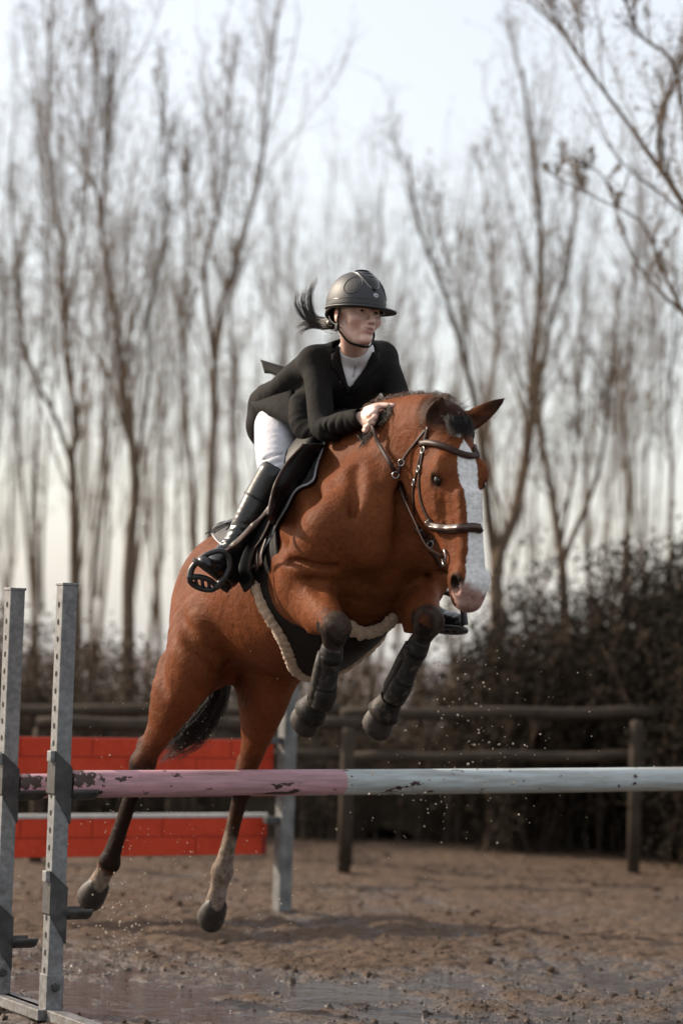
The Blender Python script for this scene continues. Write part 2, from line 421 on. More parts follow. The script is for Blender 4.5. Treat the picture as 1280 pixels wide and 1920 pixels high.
    # groove where thigh meets flank
    for sd in (-1, 1):
        f.tube([H(-.78, .375 * sd, -.30), H(-.755, .37 * sd, -.37), H(-.71, .366 * sd, -.44), H(-.685, .345 * sd, -.51), H(-.665, .27 * sd, -.58)], [.002, .008, .014, .019, .014], lH, k=.06, op='s')
        f.tube([H(.10, .155 * sd, -.16), H(.22, .205 * sd, -.28), H(.33, .225 * sd, -.42)], [.004, .010, .012], lH, k=.07, op='s')
        f.tube([H(.16, .27 * sd, -.52), H(.05, .275 * sd, -.42), H(-.10, .262 * sd, -.30)], [.004, .010, .006], lH, k=.06, op='s')
    # creases: root of the forearm, back of the thigh, lower edge of the shoulder
    for sd in (-1, 1):
        f.tube([H(.17, .315 * sd, -.53), H(.245, .275 * sd, -.565), H(.30, .20 * sd, -.60)], [.004, .010, .006], lH, k=.035, op='s')
        f.tube([H(-1.0, .27 * sd, -.24), H(-.96, .335 * sd, -.36), H(-.905, .40 * sd, -.50), H(-.88, .425 * sd, -.64)], [.004, .012, .014, .006], lH, k=.055, op='s')
        f.tube([H(.40, .115 * sd, -.26), H(.43, .145 * sd, -.36), H(.42, .165 * sd, -.46)], [.004, .010, .006], lH, k=.05, op='s')
    # tail root
    f.tube([H(-1.15, 0, -.12), H(-1.27, 0, -.17), H(-1.33, 0, -.32)], [.06, .042, .03], lH, k=.06)
    # ---------------- head
    L = HL
    hs = [(-.01, -.055, .065, .085), (.09, -.055, .088, .105), (.19, -.06, .098, .125), (.30, -.055, .084, .118), (.42, -.035, .064, .088), (.53, -.022, .055, .07), (.605, -.018, .060, .064), (.655, -.025, .05, .045)]
    f.tube([HD(0, y, z) for z, y, a, b in hs], [(a, b) for z, y, a, b in hs], hx, k=.05, sub=3)
    for sd in (-1, 1):
        f.ell(HD(.052 * sd, -.135, .235), (hx, hy, hz), (.038, .105, .125), k=.05)        # jowl
        f.ell(HD(.078 * sd, .022, .195), (hx, hy, hz), (.024, .026, .04), k=.04)        # brow
        f.ell(HD(.066 * sd, -.03, .335), (hx, hy, hz), (.018, .016, .09), k=.03)          # facial crest
        f.ell(HD(.103 * sd, .004, .232), (hx, hy, hz), (.012, .014, .016), k=.02, op='s')
        f.tube([HD(.088 * sd, .030, .222), HD(.098 * sd, .006, .210), HD(.090 * sd, -.022, .218)], [.006, .008, .005], hx, k=.012)    # eye socket
        f.ell(HD(.045 * sd, .005, .60), (hx, hy, hz), (.028, .036, .05), k=.025)         # nostril flare
        f.ell(HD(.066 * sd, .010, .622), (nrm(hx * sd + .5 * hy), nrm(hy - .5 * sd * hx), hz), (.026, .019, .033), k=.010, op='s')
        f.tube([HD(.03 * sd, .062, .30), HD(.026 * sd, .045, .44), HD(.028 * sd, .035, .53)], [.018, .016, .014], hx, k=.03)
        f.ell(HD(.072 * sd, -.012, .42), (hx, hy, hz), (.012, .02, .10), k=.04, op='s')
    f.tube([HD(0, -.13, .30), HD(0, -.105, .40), HD(0, -.085, .48)], [(.055, .035), (.045, .028), (.038, .022)], hx, k=.04)
    f.tube([HD(0, -.07, .57), HD(0, -.062, .64)], [(.045, .03), (.042, .032)], hx, k=.03)      # lower lip and chin
    f.tube([HD(-.06, -.052, .625), HD(-.03, -.046, .668), HD(.03, -.046, .668), HD(.06, -.052, .625)], [.005, .005, .005, .005], hy, k=.012, op='s')
    f.tube([HD(0, -.13, .2), HD(0, -.1, .38), HD(0, -.085, .5)], [.02, .018, .014], hx, k=.05, op='s')
    # ears
    for sd, tip in ((-1, at(829, 744, 8.37)), (1, at(946, 747, 8.47))):
        b = HD(.062 * sd, -.03, -.005); d = nrm(tip - b); fr = nrm(V(.3, -1, .1) + (.5 * V(-1, 0, 0) if sd < 0 else V(.25, 0, 0))); fr = nrm(fr - d * np.dot(fr, d)); sdv = np.cross(d, fr); Le = np.linalg.norm(tip - b)
        q = lambda t, o=0: b + d * Le * t + fr * o
        f.tube([q(0), q(.22), q(.5), q(.78), q(1)], [(.032, .030), (.036, .032), (.031, .026), (.019, .015), (.004, .004)], sdv, k=.022)
        f.tube([q(.25, .034), q(.5, .030), q(.82, .018)], [(.020, .022), (.020, .02), (.010, .011)], sdv, k=.010, op='s')
    return f
fld = horse_field(HORSE_RES)
horse_me = fld.mesh('horse', 2)
HP = fld.P.astype(np.float64); del fld

# --- coat markings per vertex (black points, white blaze, muddy socks), plus painted shade on the right ear
def ss(a, b, x): t = np.clip((x - a) / (b - a), 0, 1); return t * t * (3 - 2 * t)
def segt(P, A, B):
    d = B - A; t = np.clip(((P - A) @ d) / (d @ d), 0, 1); return t, np.linalg.norm(P - A - t[:, None] * d, axis=1)
nz = fbm(HP * 14, 4, 3); nzf = fbm(HP * 55, 3, 8)
blk = np.zeros(len(HP)); wht = np.zeros(len(HP)); mud = np.zeros(len(HP)); pnk = np.zeros(len(HP))
for s_ in 'RL':
    el, kn, ff = E['elb' + s_], E['kne' + s_], E['ff' + s_]
    t, d = segt(HP, el, kn); blk = np.maximum(blk, ss(.80, 1.04, t + .10 * nz + .05 * nzf) * (d < .11) * .95); mud = np.maximum(mud, ss(.75, 1.0, t) * (d < .09) * .16 * ss(-.2, .5, nz))
    t, d = segt(HP, kn, ff); blk = np.maximum(blk, ((t > 0.001) & (d < .08)) * 1.0)
    t, d = segt(HP, ff, E['ft' + s_]); blk = np.maximum(blk, ((t > .001) & (d < .08)) * 1.0)
    stf, hk, ft, tp = E['sti' + s_], E['hok' + s_], E['fet' + s_], E['tip' + s_]
    t, d = segt(HP, stf, hk); blk = np.maximum(blk, ss(.62, 1.02, t + .1 * nz) * (d < .14) * .9)
    t, d = segt(HP, hk, ft); blk = np.maximum(blk, ((t > 0.0) & (d < .09)) * (.95 if s_ == 'R' else .8))
    if s_ == 'L': mud = np.maximum(mud, ss(.45, .8, t + .2 * nz) * (d < .09) * .75)
    t, d = segt(HP, ft, tp); m = ((t > .001) & (d < .09)); blk = np.where(m, .5, blk); mud = np.maximum(mud, m * ss(.0, .25, t + .1 * nz) * .9)
hd = np.stack([(HP - POLL) @ hx, (HP - POLL) @ hy, (HP - POLL) @ hz], 1)
onhead = (np.abs(hd[:, 0]) < .14) & (hd[:, 2] > -.03) & (hd[:, 2] < .75) & (hd[:, 1] > -.28) & (hd[:, 1] < .2)
crown_ = onhead & (hd[:, 1] > -.07)
front = hd[:, 1] > -.01
cx = np.interp(hd[:, 2], [.10, .2, .3, .4, .5, .6, .68], [.010, .008, .008, .010, .016, .02, .02])
hw = np.interp(hd[:, 2], [.09, .125, .15, .22, .30, .38, .45, .52, .58, .62, .68], [0, .022, .037, .039, .034, .029, .033, .043, .053, .064, .05])
edge = np.abs(hd[:, 0] - cx) - hw + .006 * nzf + .004 * nz
edge0 = np.where(onhead & front, np.abs(hd[:, 0] - cx) - hw, .05)
wht = np.zeros(len(HP))
star = np.hypot(hd[:, 0] + .006, hd[:, 2] - .075); wht = np.maximum(wht, onhead * front * ss(.012, .006, star + .003 * nzf))
pnk = onhead * ss(.622, .655, hd[:, 2] + .014 * nz + .012 * nzf - .25 * np.clip(hd[:, 0] - .0, -.05, .05)) * (hd[:, 1] > -.05)
blk = np.maximum(blk, onhead * ss(.52, .62, hd[:, 2]) * ss(.0, -.03, hd[:, 1]) * .55)
blk = np.maximum(blk, crown_ * ss(.08, -.02, hd[:, 2]) * .75)
blk = np.maximum(blk, ss(.045, .02, np.linalg.norm(hd - np.array([.1, .004, .232]), axis=1)) * .8)
blk = np.maximum(blk, ss(.045, .02, np.linalg.norm(hd - np.array([-.1, .004, .232]), axis=1)) * .8)
for sd in (-1, 1): blk = np.maximum(blk, ss(.042, .026, np.linalg.norm((hd - np.array([.06 * sd, .014, .622])) * [1, 1, .75], axis=1)) * .97)
for tip in (at(829, 744, 8.37), at(946, 747, 8.47)): blk = np.maximum(blk, ss(*((.15, .09) if tip[0] < .5 * (at(829, 744, 8.37)[0] + at(946, 747, 8.47)[0]) else (.17, .03)), np.linalg.norm(HP - tip, axis=1)) * .85)  # black ear tips; right ear blackened deeper to paint its shaded inside
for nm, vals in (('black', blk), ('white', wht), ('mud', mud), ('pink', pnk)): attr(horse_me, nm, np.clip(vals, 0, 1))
attr(horse_me, 'blaze_edge', np.clip(edge0, -.05, .05)); attr(horse_me, 'pale', np.clip(blk * 0 + onhead * front * (hd[:, 2] > .08), 0, 1))

def coat_mat():
    m, n, b = newmat('bay_coat')
    def A(nm): x = n.nodes.new('ShaderNodeAttribute'); x.attribute_name = nm; return x.outputs['Fac']
    f1 = noise(n, 5, 5, .6); f2 = noise(n, 70, 4, .6)
    base = ramp(n, f1, [(.3, (.085, .0255, .0095)), (.55, (.135, .041, .015)), (.75, (.185, .060, .022))])
    base = mix(n, .22, base, ramp(n, f2, [(.35, (.09, .027, .010)), (.65, (.26, .086, .034))]))
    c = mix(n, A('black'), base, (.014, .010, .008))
    ed = nd(n, 'ShaderNodeMath', operation='ADD'); n.links.new(A('blaze_edge'), ed.inputs[0]); nn = nd(n, 'ShaderNodeMapRange'); n.links.new(noise(n, 75, 5, .7), nn.inputs[0]); nn.inputs[3].default_value = -.009; nn.inputs[4].default_value = .009; n.links.new(nn.outputs[0], ed.inputs[1])
    eb = nd(n, 'ShaderNodeMapRange', interpolation_type='SMOOTHSTEP'); n.links.new(ed.outputs[0], eb.inputs[0]); eb.inputs[1].default_value = .003; eb.inputs[2].default_value = -.003
    wm = nd(n, 'ShaderNodeMath', operation='MAXIMUM'); n.links.new(eb.outputs[0], wm.inputs[0]); n.links.new(A('white'), wm.inputs[1])
    c = mix(n, wm.outputs[0], c, ramp(n, f2, [(.3, (.52, .50, .48)), (.7, (.78, .77, .76))]))
    c = mix(n, A('pink'), c, ramp(n, noise(n, 30, 3), [(.3, (.22, .12, .10)), (.7, (.42, .27, .23))]))
    mc = ramp(n, noise(n, 45, 5, .7), [(.3, (.10, .07, .052)), (.7, (.36, .29, .235))])
    c = mix(n, A('mud'), c, mc)
    n.links.new(c, b.inputs['Base Color'])
    b.inputs['Roughness'].default_value = .55; b.inputs['Specular IOR Level'].default_value = .045
    b.inputs['Sheen Weight'].default_value = .0; b.inputs['Sheen Roughness'].default_value = .4; b.inputs['Sheen Tint'].default_value = (1, .6, .35, 1)
    bump(n, b, noise(n, 6, 4, .55, dist=.5), .35, .04)
    bump(n, b, noise(n, 17, 6, .66, dist=.9), .55, .014)
    bump(n, b, noise(n, 160, 3, .6), .25, .003)
    return m
M_coat = coat_mat()
horse = empty('horse', 'bay horse with white blaze leaping over the pink and white pole', 'horse')
body = obj('body', horse_me, M_coat, horse)
dg_v = [Vector(p) for p in HP]
bvh = BVHTree.FromPolygons(dg_v, [tuple(p.vertices) for p in horse_me.polygons])
def hit(px, py, off=0.0, tree=None):
    """where the sight line through a photo pixel meets the horse's skin"""
    d = ray(px, py); r = (tree or bvh).ray_cast(Vector(CAM), Vector(d))
    if r[0] is None: return None, None
    return np.array(r[0]) + np.array(r[1]) * off, np.array(r[1])
def snap(p, off=0.0):
    r = bvh.find_nearest(Vector(p)); return np.array(r[0]) + np.array(r[1]) * off, np.array(r[1])
# ---------------- hooves, eyes, hair, boots of the horse
M_hoof = plain('muddy_hoof', (.028, .020, .016), .6, .5, 40, bstr=.4, bscale=50)
M_eye = plain('wet_eye', (.006, .004, .003), .06, .1, 20, bstr=0)
M_hair = plain('dark_horse_hair', (.016, .011, .008), .5, .4, 60, bstr=0, spec=.35)
M_lea = plain('brown_leather', (.034, .015, .010), .46, .3, 60, bstr=.15, bscale=200, bdist=.001, spec=.2)
M_blk = plain('black_leather', (.009, .0075, .007), .52, .3, 50, bstr=.15, bscale=150, bdist=.001, spec=.18)
M_steel = plain('bit_steel', (.28, .27, .26), .3, .2, 40, metallic=1, bstr=0)
def muddy_boot():
    m, n, b = newmat('muddy_boot_leather'); c = ramp(n, noise(n, 40, 5, .6), [(.3, (.009, .0075, .0065)), (.7, (.022, .018, .015))])
    c = mix(n, ramp(n, noise(n, 26, 6, .7), [(.52, (0, 0, 0)), (.72, (.8, .8, .8))]), c, (.13, .095, .07)); n.links.new(c, b.inputs['Base Color'])
    b.inputs['Roughness'].default_value = .6; b.inputs['Specular IOR Level'].default_value = .25; bump(n, b, noise(n, 80, 5), .5, .004); return m
M_boot = muddy_boot()

def hoof(tp, ax, front, size=1.0):
    lat = nrm(np.cross(ax, front)); fr = np.cross(lat, ax); fr = fr if np.dot(fr, front) > 0 else -fr
    v, f = [], []; n = 20
    prof = [(-.025, .036, .036, 0), (-.008, .047, .047, .004), (.012, .051, .053, .010), (.045, .056, .061, .018), (.075, .060, .068, .026), (.079, .057, .065, .026), (.078, .050, .056, .026), (.068, .04, .045, .024), (.068, .001, .001, .022)]
    for z, a, b_, o in prof:
        for k in range(n):
            t = 2 * math.pi * k / n; c, s_ = math.cos(t), math.sin(t)
            back = .80 if c < 0 else 1.0
            v.append(tp + size * (ax * (z - (.014 if c < -.3 and z > .04 else 0)) + lat * a * s_ + fr * (b_ * c * back + o)))
    f = [(i * n + k, i * n + (k + 1) % n, (i + 1) * n + (k + 1) % n, (i + 1) * n + k) for i in range(len(prof) - 1) for k in range(n)]
    o = obj('hoof', pydata('hoof', v, f, True), M_hoof, horse); return o
for s_ in 'RL':
    pd0 = nrm(nrm(E['tip' + s_] - E['fet' + s_]) + (V(-.12, 0, -.35) if s_ == 'R' else V(-.05, 0, -.35)))
    ax = nrm(pd0 * .55 + V(-.25, .85, .05)); hoof(E['tip' + s_] - ax * .018 - pd0 * .005, ax, pd0, .98)
    ax = nrm(E['ft' + s_] - E['ff' + s_]); ax = nrm(ax + V(-.15, .25, -.1))
    hoof(E['ft' + s_], ax, nrm(V(.2, -.8, -.5)), .98)
for sd in (-1, 1):
    import bmesh
    bm = bmesh.new(); bmesh.ops.create_uvsphere(bm, u_segments=16, v_segments=12, radius=.0225); me = bpy.data.meshes.new('eye'); bm.to_mesh(me); bm.free()
    me.polygons.foreach_set('use_smooth', [True] * len(me.polygons))
    o = obj('eye', me, M_eye, horse); o.location = HD(.0755 * sd, .004, .232)

def strands(name, guides, n, spread0, spread1, r0, mat, parent, seed=1, P=9, r1=.25, wav=.01):
    """hair: many thin tapered tubes following guide curves (each guide: list of points)"""
    g_ = np.random.default_rng(seed); out = []
    G = [smoothpts(g, 6) for g in guides]
    G = [np.array([np.interp(np.linspace(0, len(q) - 1, P), np.arange(len(q)), q[:, c]) for c in range(3)]).T for q in G]
    for i in range(n):
        a, b = g_.integers(0, len(G), 2); w = g_.random() * .7 if len(G) > 1 else 0
        q = G[a] * (1 - w) + G[b] * w if abs(a - b) <= 1 else G[a]
        t = np.linspace(0, 1, P)[:, None]; L = 1 - .45 * g_.random() ** 2
        q = np.array([np.interp(np.linspace(0, L * (P - 1), P), np.arange(P), q[:, c]) for c in range(3)]).T
        d0 = g_.normal(size=3) * spread0; d1 = g_.normal(size=3) * spread1
        out.append(q + d0 * (1 - t) + d1 * t ** 1.4 + wav * np.sin(t * 6 + g_.random() * 6) * g_.normal(size=3) * t)
    out = np.array(out); rad = r0 * np.linspace(1, r1, P)[None, :] * g_.uniform(.6, 1.3, (n, 1))
    v, q = tubes(out, rad, 3); return obj(name, mesh_np(name, v, q), mat, parent)

# tail swinging between the hind legs
t0 = H(-1.24, 0, -.16)
tg = [[t0, at(408, 1180, 10.05), at(415, 1255, 10.02), at(398, 1320, 10.0), at(355, 1378, 9.98), at(306, 1412, 9.95)],
      [t0, at(412, 1180, 10.06), at(424, 1265, 10.04), at(412, 1335, 10.03), at(370, 1390, 10.0), at(325, 1405, 9.98)],
      [t0, at(402, 1180, 10.02), at(405, 1265, 10.0), at(380, 1325, 9.98), at(335, 1372, 9.95), at(308, 1390, 9.93)]]
strands('tail_hair', tg, 700, .015, .022, .0022, M_hair, horse, 3, P=12, wav=.012)
# forelock over the forehead and short hair standing at the poll
fl = [[HD(x * .5, -.04, -.03), HD(x * .8, .035, .005), HD(x * .8, .052, .035), HD(x * .8, .062, .085)] for x in (-.05, -.025, 0, .025, .05)]
strands('forelock', fl, 420, .009, .008, .0016, M_hair, horse, 5, P=8, wav=.004)
pk = [[HD(-.02 + .02 * i, -.05, -.02), HD(-.02 + .028 * i, -.06, -.07), HD(-.015 + .045 * i, -.05, -.105 - .01 * (i % 2))] for i in range(4)]
strands('poll_hair', pk, 130, .014, .014, .0011, M_hair, horse, 6, P=6, wav=.003)
# mane: short pulled hair along the crest
crest = [at(672, 812, 8.85), at(705, 772, 8.80), at(745, 748, 8.72), at(790, 741, 8.60), at(832, 762, 8.47)]
cr = smoothpts(crest, 8); mg = []; mg2 = []
for i, p in enumerate(cr):
    q, nn = snap(p, -.004); t = nrm(cr[min(i + 1, len(cr) - 1)] - cr[max(i - 1, 0)])
    mg.append([q, q + V(0, 0, .014) + t * .003, q + V(.02, .02, .016) - t * .008, q + V(.06, .05, -.012) - t * .02])
strands('mane', mg, 700, .009, .009, .0010, plain('brown_mane', (.10, .042, .02), .5, .4, 60, bstr=0), horse, 8, P=6, wav=.004)
mk = [[hit(px, py, .002)[0], hit(px + 6, py + 10, .006)[0], hit(px - 3, py + 26, .004)[0]] for px, py in ((676, 818), (686, 808), (696, 797), (706, 786), (718, 775), (730, 766))]
strands('mane', mk, 200, .010, .012, .0014, M_hair, horse, 9, P=6, wav=.003)

# protective boots on the forelegs
for s_ in 'RL':
    kn, ff, ft = E['kne' + s_], E['ff' + s_], E['ft' + s_]
    ax = nrm(kn - E['elb' + s_]); cn = nrm(ff - kn); fw = nrm(ax - cn); lat = nrm(np.cross(ax, cn))
    m = MB(); pts = smoothpts([np.concatenate([lerp(kn, ff, t) + fw * o, (a, b)]) for t, o, a, b in ((.27, 0, .037, .041), (.4, -.002, .041, .044), (.65, 0, .037, .042), (.85, .0, .040, .046), (1.0, .003, .045, .048), (1.13, .004, .042, .043), (1.22, .003, .038, .036))], 5)
    m.tube(pts[:, :3], [(r[3], r[4]) for r in pts], 18, ref=lat)
    b_ = m.build('tendon_boot', M_boot, horse, True)
    for t in (.45, .9):
        mm = MB(); c = lerp(kn, ff, t); r = np.array([np.interp(t, [.26, .4, .65, .85, 1.0], [.037, .041, .037, .040, .045]), np.interp(t, [.26, .4, .65, .85, 1.0], [.041, .044, .042, .046, .048])]) + .0015
        mm.tube([c - cn * .013, c - cn * .010, c + cn * .010, c + cn * .013], [r - .003, r, r, r - .003], 18, ref=lat)
        mm.build('strap', M_blk, b_, True)
    # shell over the tendon: raised rounded plate
    mm = MB(); side = nrm(-lat * (1 if s_ == 'R' else 1) * 0.9 - fw * .2); 
    pp = [lerp(kn, ff, t) - lat * np.sign(np.dot(lat, V(1, 0, 0))) * .034 - fw * .012 for t in (.35, .55, .8, 1.02, 1.14)]
    mm.tube(pp, [(.012, .018), (.016, .026), (.017, .028), (.02, .03), (.010, .015)], 12, ref=lat); mm.build('shell', M_boot, b_, True)
    # bell boot over the hoof
    axh = nrm(ft - ff); axh = nrm(axh + V(-.15, .25, -.1)); frh = nrm(V(.2, -.8, -.5)); la = nrm(np.cross(axh, frh)); frh = np.cross(la, axh)
    if np.dot(frh, V(.2, -.8, -.5)) < 0: frh = -frh
    mm = MB(); c0 = lerp(ff, ft, .55)
    prof = [(0, .042, 0), (.02, .046, .003), (.045, .053, .010), (.068, .060, .016), (.071, .058, .016), (.045, .050, .010), (.0, .038, 0)]
    mm.tube([c0 + axh * z + frh * o for z, r, o in prof], [(r, r * 1.08) for z, r, o in prof], 20, cap=False, ref=la); mm.build('bell_boot', M_boot, horse, True)

# ============================================================ BRIDLE
bridle = empty('bridle', 'brown leather bridle with padded noseband and reins on the horse\'s head', 'bridle')
def ribbon(m, pts, nor, w, th, sub=5, smooth=True):
    P_ = smoothpts(pts, sub); N_ = smoothpts(nor, sub); v = []; k = len(P_)
    for i in range(k):
        t = nrm(P_[min(i + 1, k - 1)] - P_[max(i - 1, 0)]); n_ = nrm(N_[i] - t * np.dot(N_[i], t)); s_ = np.cross(t, n_)
        ww = w[0] + (w[1] - w[0]) * i / (k - 1) if hasattr(w, '__len__') else w
        for a, b in ((-1, -.2), (-.8, 1), (.8, 1), (1, -.2), (.9, -1), (-.9, -1)): v.append(P_[i] + s_ * a * ww / 2 + n_ * b * th / 2)
    f = [(i * 6 + j, i * 6 + (j + 1) % 6, i * 6 + 6 + (j + 1) % 6, i * 6 + 6 + j) for i in range(k - 1) for j in range(6)]
    f += [tuple(range(5, -1, -1)), tuple((k - 1) * 6 + j for j in range(6))]
    m.add(v, f)
def hc(p): d = np.asarray(p) - POLL; return np.array([d @ hx, d @ hy, d @ hz])
def on_head(pxs, off=.004):
    P_, N_ = [], []
    for q in pxs:
        if len(q) == 2:
            p, n_ = hit(*q)
            if p is None: continue
            p = p + n_ * off
        else: p, n_ = snap(HD(*q), off)
        P_.append(p); N_.append(n_)
    return P_, N_
def mirror(P_):
    out = [snap(HD(*(hc(p) * np.array([-1, 1, 1]))), .004) for p in P_]
    return [o[0] for o in out], [o[1] for o in out]
def strap(name, pxs, w, th=.004, off=.004, mir=False, parent=None, mat=None):
    P_, N_ = on_head(pxs, off)
    for k in ((0, 1) if mir else (0,)):
        if k: P_, N_ = mirror(P_)
        m = MB(); ribbon(m, P_, N_, w, th); o = m.build(name, mat or M_lea, parent or bridle, True)
    return P_, N_, o
# headpiece over the poll, cheekpieces, throatlatch
strap('headpiece', [(0, -.13, -.05), (.03, -.12, -.05), (.055, -.09, .0), (.085, -.04, .06)], .024)
strap('cheekpiece', [(803, 800), (795, 832), (787, 862), (780, 895), (775, 925), (777, 955), (786, 990), (800, 1022)], .014, mir=True)
strap('noseband_strap', [(801, 815), (795, 838), (790, 870), (786, 905), (790, 940), (798, 962), (810, 982)], .012, mir=True)
strap('throatlatch', [(800, 806), (784, 826), (765, 850), (752, 872), (746, 893), (752, 915), (764, 935)], .012, .004, .006, mir=True)
pb, nb_, o = strap('browband', [(790, 833), (803, 831), (820, 834), (838, 840), (858, 850), (878, 856), (893, 854)], .024, .012, .007)
# browband continues round to the far side
m = MB(); P2, N2 = mirror(pb[:4]); ribbon(m, [pb[-1]] + P2[::-1], [nb_[-1]] + N2[::-1], .024, .012); m.build('browband', M_lea, bridle, True)
pn, nn_, o = strap('noseband', [(806, 978), (814, 986), (826, 990), (845, 992), (865, 991), (884, 990), (897, 992)], .033, .018, .009)
m = MB(); P2, N2 = mirror(pn[:4]); ribbon(m, [pn[-1]] + P2[::-1], [nn_[-1]] + N2[::-1], .033, .018); m.build('noseband', M_lea, bridle, True)
ln = MB(); ribbon(ln, [p + n_ * .010 for p, n_ in zip(pn, nn_)], nn_, .017, .008); ln.build('padding', plain('pale_stitching_leather', (.055, .026, .018), .25, .2, 60, bstr=0), o, True)
strap('flash_strap', [(812, 990), (800, 1008), (806, 1030), (818, 1048), (826, 1062)], .012)
# buckles
for px, py in ((779, 905), (788, 880), (796, 845), (754, 868), (742, 892), (783, 990), (803, 1020)):
    p, n_ = hit(px, py)
    if p is None: p, n_ = snap(at(px, py, 8.35))
    p = p + n_ * .009; t = nrm(np.cross(n_, V(1, 0, 0))); s_ = np.cross(t, n_); m = MB()
    m.tube([p + t * .012 * math.cos(a) + s_ * .012 * math.sin(a) for a in np.linspace(0, 2 * math.pi, 13)], .0026, 6, cap=False); m.build('buckle', M_steel, bridle, True)
ring_c = {}
for sd in (-1, 1):
    c, n_ = snap(HD(.055 * sd, -.07, .488), .004); ring_c[sd] = c; t = hz; s_ = nrm(np.cross(n_, t)); m = MB()
    m.tube([c + t * .028 * math.cos(a) + s_ * .028 * math.sin(a) for a in np.linspace(0, 2 * math.pi, 25)], .004, 8, cap=False); m.build('bit_ring', M_steel, bridle, True)
HANDP = at(697, 797, 8.60)
def rein(pts, mats=M_lea):
    m = MB(); P_ = [np.asarray(p) for p in pts]; nor = []
    for p in P_: nor.append(nrm(p - bvh.find_nearest(Vector(p))[0]))
    ribbon(m, P_, nor, .016, .004, 6); m.build('rein', mats, bridle, True)
def near(px, py, off):
    p, n_ = hit(px, py, off); return p
# ============================================================ SADDLE
def clear(px, py, dist):
    """point on the sight line that keeps a given distance from the horse"""
    p, n_ = hit(px, py)
    if p is None: p = min((at(px, py, y) for y in np.linspace(8.3, 10, 60)), key=lambda q: bvh.find_nearest(Vector(q))[3])
    d = -ray(px, py); lo_, hi_ = 0.0, .6
    for _ in range(24):
        mid = (lo_ + hi_) / 2; q = p + d * mid; r = bvh.find_nearest(Vector(q))
        if r[3] < dist: lo_ = mid
        else: hi_ = mid
    return p + d * hi_
saddle = empty('saddle', 'black jumping saddle with piped pad and sheepskin trimmed girth on the horse', 'saddle')
def torso(s, a, off):
    """point on the horse's barrel at station s, angle a (0 = spine, + = the horse's right side)"""
    a = math.radians(a); d = math.cos(a) * uH - math.sin(a) * lH; c = H(s, 0, -.35)
    r = bvh.ray_cast(Vector(c + d * .55), Vector(-d))
    p, n_ = (np.array(r[0]), np.array(r[1])) if r[0] is not None else (c + d * .3, d)
    return p + d * off, d
def patch(name, alist, sf, sb, off, mat, parent, ns=14, th=.012, sm=3):
    P_ = np.array([[torso(sf(a) + (sb(a) - sf(a)) * j / (ns - 1), a, off(a, j / (ns - 1)))[0] for j in range(ns)] for a in alist])
    for _ in range(sm):
        Q = P_.copy(); Q[1:-1, 1:-1] = .5 * P_[1:-1, 1:-1] + .125 * (P_[:-2, 1:-1] + P_[2:, 1:-1] + P_[1:-1, :-2] + P_[1:-1, 2:]); P_ = Q
    na = len(alist); f = [(i * ns + j, (i + 1) * ns + j, (i + 1) * ns + j + 1, i * ns + j + 1) for i in range(na - 1) for j in range(ns - 1)]
    me = pydata(name, P_.reshape(-1, 3), f, True); o = obj(name, me, mat, parent)
    c = np.array(H(-.25, 0, -.35)); me.update()
    if np.dot(np.array(me.polygons[len(f) // 2].normal), P_.reshape(-1, 3)[f[len(f) // 2][0]] - c) < 0: me.flip_normals()
    md = o.modifiers.new('thickness', 'SOLIDIFY'); md.thickness = th; md.offset = 1
    return o, P_
def I(xs, ys): return lambda a: float(np.interp(abs(a), xs, ys))
M_pad = plain('charcoal_saddle_pad', (.016, .014, .014), .75, .3, 40, bstr=.5, bscale=70, bdist=.004, sheen=.1)
M_pipe = plain('grey_piping', (.36, .36, .38), .5, .1, 40, bstr=0)
M_fleece = plain('cream_sheepskin', (.42, .30, .205), .95, .25, 60, bstr=.8, bscale=120, bdist=.006, sheen=.2)
FE = [(618, 830), (600, 868), (574, 915), (546, 955), (524, 990), (512, 1015)]
fe = []
for q in FE:
    p, n_ = hit(*q); h_l = toH(p); fe.append((math.degrees(math.atan2(-h_l[1], h_l[2] + .35)), h_l[0]))
print('PADEDGE', [(round(a, 1), round(b, 3)) for a, b in fe])
fe = sorted(fe); cf_ = np.polyfit([0] + [a for a, b in fe], [fe[0][1] - .03] + [b for a, b in fe], 3); FA = list(np.linspace(0, fe[-1][0], 14)); FS = [float(np.polyval(cf_, a)) for a in FA]; FA.append(FA[-1] + 12); FS.append(FS[-1] - .05)
pad, PP = patch('saddle_pad', np.linspace(-100, 100, 61), I(FA, FS), I([0, 25, 35, 60, 80, 100], [-.69, -.72, -.68, -.46, -.36, -.29]), lambda a, t: .012 + .02 * ss(.6, 1, t) * ss(70, 20, abs(a)), M_pad, saddle, 26)
rim = np.concatenate([PP[:, 0], PP[-1, 1:], PP[::-1, -1][1:], PP[0, ::-1][1:]])
m = MB(); m.tube([p + uH * .004 + nrm(p - H(-.25, 0, -.3)) * .008 for p in rim], .0045, 6, cap=False); m.build('piping', M_pipe, pad, True)
